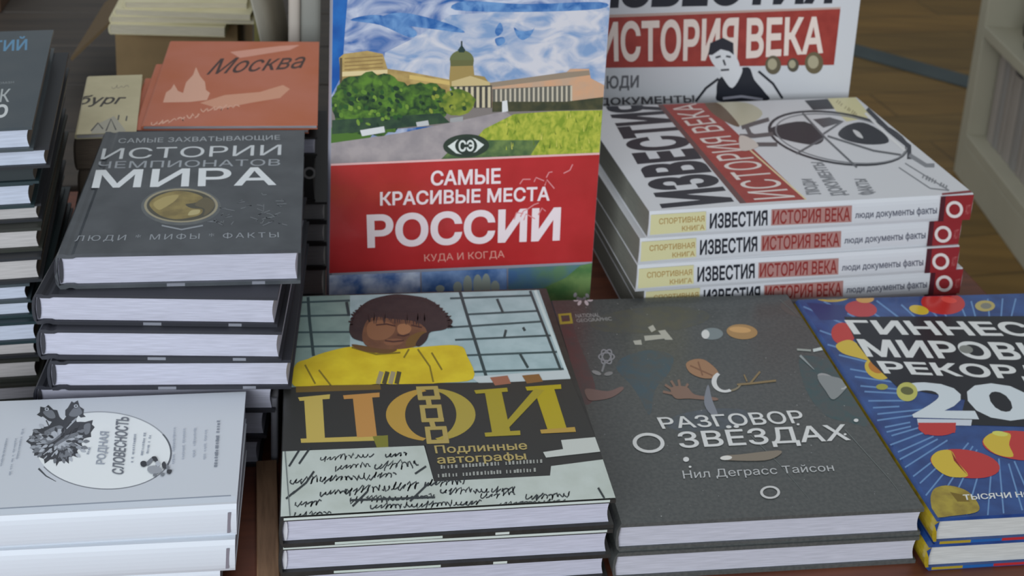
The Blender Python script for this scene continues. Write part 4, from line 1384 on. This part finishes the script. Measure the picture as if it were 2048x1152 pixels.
for k in range(14):
    z1 = ztops[k]
    z0 = ztops[k + 1] if k < 13 else 0.0
    yt, yb, xe, pm, cm = rows[k] if k < 13 else (810, 830, 74, PAGE_CREAM, DARKC)
    c = at(xe + 6, yt - 3, z1)
    yw = R([15.5, 15, 15, 15, 14.5, 14, 14.5, 14, 13, 13, 12, 12, 12, 12][k])
    Wd, Hd = [(0.14, 0.185), (0.15, 0.175), (0.14, 0.18), (0.14, 0.18), (0.135, 0.19), (0.135, 0.19), (0.135, 0.185), (0.13, 0.19), (0.13, 0.19), (0.135, 0.20), (0.135, 0.19), (0.135, 0.19), (0.135, 0.185), (0.135, 0.185)][k]
    a = c - Vector((math.cos(yw), math.sin(yw), 0)) * Wd
    T = z1 - z0
    o = book('hardcover_book', Wd, Hd, T, cm, pm, 'left', min(0.0022, T * 0.14), 0.0025, mw=pose(a, yw, z0), art=slate_art if k == 0 else None, bulge=0.001, fore_mat=mat('shaded_fore_edge', (96, 84, 72), 0.8, noise=0.15, scale=30, stretch=(2, 2, 60)))  # fore edges browned: shade of the unlit side put into the colour
    put(o, a, yw, z0)
    lab = ['slate blue hardcover with pale blue lettering, topmost of the tall mixed stack', 'black book with bluish pages jutting out under the slate blue top cover'][k] if k < 2 else '%s hardcover, %s of the tall mixed stack' % (cols[k], ORD[k])
    tag(o, lab, 'book', 'mixed hardcovers in the tall stack')

# ------------------------------------------------------------------ guidebook piles behind the dark stack
SALM = mat('guide_orange', (196, 116, 90), 0.42, c2=(190, 104, 66), scale=14)
BLACKB = mat('dark_album', (30, 29, 30), 0.5)


def guide_art(s, f):
    rnd = random.Random(61)
    pl = P((214, 164, 140))
    s.text('Москва', (428, 118), (612, 106), (610, 136), (412, 150), P((62, 40, 36)), 0.01, 0.35)
    s.poly([(326, 205), (332, 185), (342, 178), (348, 168), (356, 182), (366, 186), (372, 165), (386, 150), (392, 134), (400, 152), (410, 164), (412, 180), (420, 186), (414, 200), (380, 204)], pl)
    s.poly([(400, 206), (450, 190), (520, 184), (566, 170), (580, 178), (560, 196), (500, 206), (440, 218)], P((206, 148, 120)))
    s.scrawl(400, 220, 480, 212, 6, 2.4, pl, rnd, 6)
    s.scrawl(300, 250, 400, 230, 6, 2.4, pl, rnd, 6)
    s.poly([(460, 104), (560, 92), (600, 90), (580, 100), (480, 116)], P((210, 150, 130)))


GW, GD = 0.131, 0.187
gfl, gfr = at(276, 264, 0.15), at(635, 250, 0.15)
YGd = R(8.6)
gdir, gper = Vector((math.cos(YGd), math.sin(YGd), 0)), Vector((-math.sin(YGd), math.cos(YGd), 0))
base = gfr - gdir * GW
mw = pose(base, YGd, 0.1465)
for k, (dx, dd) in enumerate(((0, 0), (-0.0065, 0.048), (-0.0125, 0.072))):
    o = book('guidebook', GW, GD - dd, 0.0035, SALM, PAGE_DARK, 'left', 0.0005, 0.0006, mw=mw, art=guide_art if k == 0 else None, soft=True, bulge=0.0003)
    put(o, base + gdir * dx, YGd, 0.1465 - 0.0035 * k)
    tag(o, ['orange guidebook with dark slanted title, uppermost of the fanned orange guidebooks', 'orange guidebook fanned out just below the uppermost orange guidebook', 'orange guidebook, lowest of the fanned orange guidebooks on the dark album'][k], 'book', 'orange guidebooks')
# dark albums below
zz = [0.1395, 0.1235, 0.084, 0.0665, 0.0475, 0.026, 0.0]
names = ['grey-paged dark book directly beneath the orange guidebooks', 'thick black album with a pale curl on its end, under the orange guidebooks', 'dark grey book, third below the orange guidebooks', 'dark grey book, fourth below the orange guidebooks', 'dark grey book, fifth below the orange guidebooks', 'dark grey book on the table, lowest below the orange guidebooks']
DPAGE = mat('dim_pages', (150, 148, 148), 0.85, noise=0.1, scale=30, stretch=(2, 2, 60))


def album_art(s, f):
    c = P((150, 148, 146))
    f.line([(602, 306), (603, 344)], 7, c)
    f.line([(602, 306), (612, 306)], 5, c)
    f.ring(619, 346, 13, 12, 5, 4.5, c)


for k in range(6):
    z0, z1 = zz[k + 1], zz[k]
    wd = GW + (0.0 if k < 2 else 0.008)
    p = base + gdir * ((0.0, -0.001, 0.0, 0.0, 0.001, 0.0)[k]) + gper * (0.001 if k != 1 else 0.002)
    yw = YGd
    o = book('hardcover_book', wd, GD - 0.004, z1 - z0, BLACKB, PAGE if k == 0 else DPAGE, 'left', 0.0018 if k != 1 else 0.02, 0.002, mw=pose(p, yw, z0), art=album_art if k == 1 else None, bulge=0.001) if k != 1 else \
        book('album', wd, GD - 0.004, z1 - z0, BLACKB, BLACKB, 'left', 0.0022, 0.0006, mw=pose(p, yw, z0), art=album_art, bulge=0.001)
    put(o, p, yw, z0)
    tag(o, names[k], 'book', 'dark books under the orange guidebooks')

# cream booklets
CREAM = mat('cream_cover', (206, 196, 160), 0.5, c2=(196, 186, 150), scale=40)
BROWNP = mat('brown_pages', (112, 98, 84), 0.8, noise=0.15, scale=30, stretch=(2, 2, 60))


def cream_art(s, f):
    rnd = random.Random(71)
    s.text('бург', (158, 190), (254, 190), (250, 213), (156, 214), P((52, 44, 38)), 0.02, 0.35)
    s.scrawl(222, 176, 258, 172, 5, 1.8, P((150, 140, 118)), rnd, 5)
    g = P((140, 138, 128))
    s.poly([(182, 268), (190, 250), (212, 240), (228, 232), (240, 246), (252, 262), (240, 268)], P((168, 164, 148)))
    for q in ([(182, 262), (196, 246), (206, 258)], [(212, 262), (222, 238), (232, 260)], [(236, 240), (238, 230)], [(252, 242), (254, 232)]):
        s.line(q, 3, P((84, 82, 78)))


cfl, cfr = at(150, 269, 0.148), at(266, 269, 0.148)
YC = R(14)
CWd = (cfr - cfl).length + 0.002
cz = [0.148, 0.144, 0.118, 0.092, 0.066, 0.036, 0.0]
for k in range(6):
    p = cfl + Vector(((0, -0.002, 0.0, -0.003, 0.0, -0.002)[k], 0.002 * (k > 0), 0))
    o = book('booklet', CWd + (0 if k == 0 else -0.004), 0.118, cz[k] - cz[k + 1], CREAM if k == 0 else mat('brown_card', (78, 66, 54), 0.6), PAGE_CREAM if k == 0 else BROWNP, 'left', 0.0006, 0.0005, mw=pose(p, YC, cz[k + 1]), art=cream_art if k == 0 else None, soft=True, bulge=0.0003)
    put(o, p, YC, cz[k + 1])
    tag(o, 'narrow cream booklet with dark slanted lettering beside the orange guidebooks' if k == 0 else 'brown paper booklet, %s below the cream booklet' % ['', 'first', 'second', 'third', 'fourth', 'lowest'][k], 'booklet', None if k == 0 else 'brown booklets below the cream one')

# ------------------------------------------------------------------ wooden strip and grey booklet in the gap
a, b_ = at(537, 1190, 0), at(533, 938, 0)
e = empty('wooden_lath', (a.x, a.y, 0), math.atan2(b_.y - a.y, b_.x - a.x))
bm = bmesh.new()
L_ = (b_ - a).length
box(bm, 0, -0.0065, 0.0, L_, 0.0065, 0.007, bev=0.0008)
mesh_obj('lath', bm, mat('pale_wood', (150, 116, 88), 0.55, c2=(122, 92, 68), scale=10, stretch=(3, 30, 30)), e)
tag(e, 'light brown wooden lath on the table between the white and the portrait stacks', 'strip')
p = Vector((-0.1385, 0.714, 0))
p2 = Vector((-0.1535, 0.815, 0))
ang = math.atan2(p2.y - p.y, p2.x - p.x)
mw = Matrix.Translation((p.x, p.y, 0.0003)) @ Matrix.Rotation(ang, 4, 'Z') @ Matrix.Rotation(R(90), 4, 'X')
o = book('booklet', 0.1, 0.05, 0.0045, mat('grey_card', (112, 112, 118), 0.55, noise=0.1, scale=50), PAGE_DARK, 'left', 0.0005, 0.0005, soft=True, bulge=0.0002)
o.matrix_world = mw
tag(o, 'thin grey booklet standing on edge between the golden cup stack and portrait stack', 'booklet')

# ------------------------------------------------------------------ things behind: cardboard box with papers, upright books
CARD = mat('cardboard', (136, 112, 76), 0.75, noise=0.08, scale=30)
CARD_D = mat('cardboard_inside', (92, 74, 48), 0.8)
pb = at_y(233, 140, 1.30)
bx = empty('cardboard_box', (pb.x, 1.30, 0), R(6))
tag(bx, 'brown cardboard box topped with cream paperbacks on the plank table', 'box')
BW, BD, BH = 0.128, 0.16, 0.088
bm = bmesh.new()
box(bm, 0, 0, 0, BW, 0.003, BH)
box(bm, 0, BD - 0.003, 0, BW, BD, BH)
box(bm, 0, 0.003, 0, 0.003, BD - 0.003, BH)
box(bm, BW - 0.003, 0.003, 0, BW, BD - 0.003, BH)
box(bm, 0.003, 0.003, 0, BW - 0.003, BD - 0.003, 0.003)
mesh_obj('box_body', bm, CARD, bx)
bm = bmesh.new()
vs = [(0, 0.01, BH), (0, BD - 0.01, BH), (-0.042, BD + 0.0, BH - 0.034), (-0.046, 0.0, BH - 0.045)]
lo = [bm.verts.new(v) for v in vs]
hi = [bm.verts.new((v[0] - 0.002, v[1], v[2] + 0.0025)) for v in vs]
bm.faces.new(hi)
bm.faces.new(lo[::-1])
for i in range(4):
    bm.faces.new((lo[i], lo[(i + 1) % 4], hi[(i + 1) % 4], hi[i]))
bmesh.ops.recalc_face_normals(bm, faces=bm.faces[:])
mesh_obj('flap', bm, CARD_D, bx)
CRB = mat('cream_paperback', (212, 204, 170), 0.55, c2=(200, 192, 154), scale=20)
CRP = mat('cream_pages', (190, 182, 160), 0.85, noise=0.08, scale=30, stretch=(2, 2, 60))
OLV = mat('olive_paperback', (118, 112, 62), 0.55)
zb = BH
for k, (x0, y0, wd, dp, t, yw, cm, lab) in enumerate((
        (200, 66, 0.118, 0.15, 0.011, 5, CRB, 'cream paperback lying directly on the cardboard box'),
        (204, 48, 0.150, 0.17, 0.007, 8, CRB, 'wide cream paperback, second layer on the cardboard box'),
        (212, 34, 0.140, 0.15, 0.007, 3, CRB, 'cream paperback, third layer on the cardboard box'),
        (228, 24, 0.125, 0.16, 0.007, 9, CRB, 'cream paperback, uppermost on the cardboard box'))):
    p = at(x0, y0, zb + t)
    if k == 0:
        y_first = p.y
    o = book('paperback_book', wd, dp, t, cm, CRP, 'left', 0.0006, 0.0005, soft=True, bulge=0.0003)
    put(o, (p.x, max(p.y, 1.262 + 0.004 * k)), R(yw), zb)
    tag(o, lab, 'book', 'cream paperbacks on the box')
    zb += t


def stand(name, x0, x1, ytop, yy, cover, page, hgt, dep, lab, yaw=9, cat='book'):
    """an upright book whose narrow side faces the viewer"""
    a = at_y(x0, ytop, yy)
    c = at_y(x1, ytop, yy)
    wd = c.x - a.x
    o = book(name, dep, hgt, wd, cover, page, 'left', 0.0016, 0.002, bulge=0.0008)
    o.matrix_world = Matrix.Translation((a.x, yy, 0.0003)) @ Matrix.Rotation(R(yaw), 4, 'Z') @ Matrix(((0, 0, 1, 0), (1, 0, 0, 0), (0, 1, 0, 0), (0, 0, 0, 1)))
    tag(o, lab, cat)
    return o


stand('hardcover_book', 577, 600, 40, 1.155, mat('cream_spine', (196, 186, 174), 0.6), PAGE_CREAM, 0.26, 0.14, 'cream spined book standing upright behind the orange guidebooks')
stand('hardcover_book', 602, 640, 40, 1.158, mat('grey_spine', (146, 146, 138), 0.6), PAGE_DARK, 0.25, 0.14, 'pale grey spined book standing upright beside the painted cathedral book')
stand('hardcover_book', 508, 540, 40, 1.27, OLV, PAGE_DARK, 0.16, 0.12, 'olive green book standing upright between cardboard box and cream spined book')
# curled pale brochure
bm = bmesh.new()
V = []
pc = at_y(566, 80, 1.17)
for i in range(13):
    t = i / 12
    zc = 0.001 + 0.235 * t
    off = -0.020 * t * t + 0.006 * math.sin(t * 5)
    row = []
    for j in range(2):
        for th in (0, 0.0016):
            row.append(bm.verts.new((off + j * 0.004 + th, j * 0.10, zc)))
    V.append(row)
for i in range(12):
    A, B = V[i], V[i + 1]
    for q in ((0, 1), (1, 3), (3, 2), (2, 0)):
        bm.faces.new((A[q[0]], A[q[1]], B[q[1]], B[q[0]]))
bm.faces.new((V[0][0], V[0][2], V[0][3], V[0][1]))
bm.faces.new((V[12][0], V[12][1], V[12][3], V[12][2]))
bmesh.ops.recalc_face_normals(bm, faces=bm.faces[:])
for f_ in bm.faces:
    f_.smooth = True
o = mesh_obj('brochure', bm, mat('pale_brochure', (176, 172, 158), 0.5, noise=0.1, scale=25))
o.location = (pc.x - 0.020, 1.172, 0)
tag(o, 'curled pale brochure leaning beside the upright cream spined book', 'brochure')
# dark brown carton in the far corner
pk = at(-10, 30, 0)
e = empty('carton', (pk.x - 0.05, pk.y, 0), R(9))
bm = bmesh.new()
box(bm, -0.12, 0, 0, 0.055, 0.16, 0.10, bev=0.002)
mesh_obj('carton_body', bm, mat('dark_carton', (78, 54, 36), 0.7), e)
bm = bmesh.new()
box(bm, -0.055, -0.0006, 0.02, -0.02, 0.1606, 0.1006)
mesh_obj('tape', bm, mat('carton_tape', (96, 74, 52), 0.4), e)
tag(e, 'dark brown carton at the far end of the plank table', 'box')

# ------------------------------------------------------------------ bookcase across the aisle
SHM = mat('bookcase_paint', (186, 182, 162), 0.5, noise=0.05, scale=4)
SX, SY1, SD = 1.095, 2.90, 0.32
e = empty('bookcase', (SX, SY1, FZ), R(0))
tag(e, 'off-white bookcase with shelves of books across the aisle', 'bookcase')
SL = 1.9


def part(name, *bx_, m=SHM, par=e):
    bm = bmesh.new()
    box(bm, *bx_, bev=0.002)
    return mesh_obj(name, bm, m, par)


def z_on_face(x, y):  # height of a photographed point on the front face of the bookcase
    d = ray(x, y)
    q = CAM + d * (SX / d.x)
    return q.y, q.z


hs = z_on_face(2010, 118)[1] - FZ
part('side_panel', 0, -0.045, 0, SD, 0, 1.7)
part('side_panel', 0, -SL, 0, SD, -SL + 0.03, 1.7)
part('back_panel', SD - 0.012, -SL + 0.03, 0, SD, -0.045, 1.7)
part('plinth', 0.0, -SL + 0.03, 0, 0.03, -0.045, 0.09)
for z in (0.09, hs, hs + 0.42, hs + 0.80):
    part('shelf', 0.0, -SL + 0.03, z, SD - 0.012, -0.045, z + 0.026)
rnd = random.Random(9)
SHB = [mat('shelf_book_%s' % n, c, 0.6) for n, c in (('ash', (168, 160, 152)), ('stone', (154, 150, 146)), ('taupe', (160, 152, 144)))]
SHD = [mat('shelf_book_%s' % n, c, 0.6) for n, c in (('coal', (52, 52, 50)), ('umber', (62, 56, 50)))]
n_lab = ['first', 'second', 'third', 'fourth', 'fifth', 'sixth', 'seventh', 'eighth', 'ninth', 'tenth', 'eleventh', 'twelfth']
yy = SY1 - 0.06
for k in range(12):
    wd = rnd.uniform(0.026, 0.05)
    hg = rnd.uniform(0.20, 0.24)
    o = book('hardcover_book', 0.19, hg, wd, SHB[k % 3], PAGE_DARK, 'left', 0.002, 0.003, bulge=0.001)
    o.matrix_world = Matrix.Translation((SX + 0.04, yy, FZ + 0.1165)) @ Matrix(((1, 0, 0, 0), (0, 0, -1, 0), (0, 1, 0, 0), (0, 0, 0, 1)))
    yy -= wd + 0.002
    tag(o, 'grey upright book on the lower shelf of the bookcase, %s from the far panel' % n_lab[k], 'book', 'grey books on the lower shelf of the bookcase')
zz_ = FZ + hs + 0.0265
for k in range(5):
    th = rnd.uniform(0.03, 0.042)
    o = book('hardcover_book', 0.2, 0.26, th, SHD[k % 2], PAGE_DARK, 'left', 0.002, 0.003, bulge=0.001)
    o.matrix_world = Matrix.Translation((SX + 0.03, SY1 - 0.46, zz_)) @ Matrix.Rotation(R(rnd.uniform(-2, 2)), 4, 'Z')
    zz_ += th + 0.0003
    tag(o, 'dark book lying on the upper shelf of the bookcase, %s from below' % n_lab[k], 'book', 'dark books on the upper shelf of the bookcase')
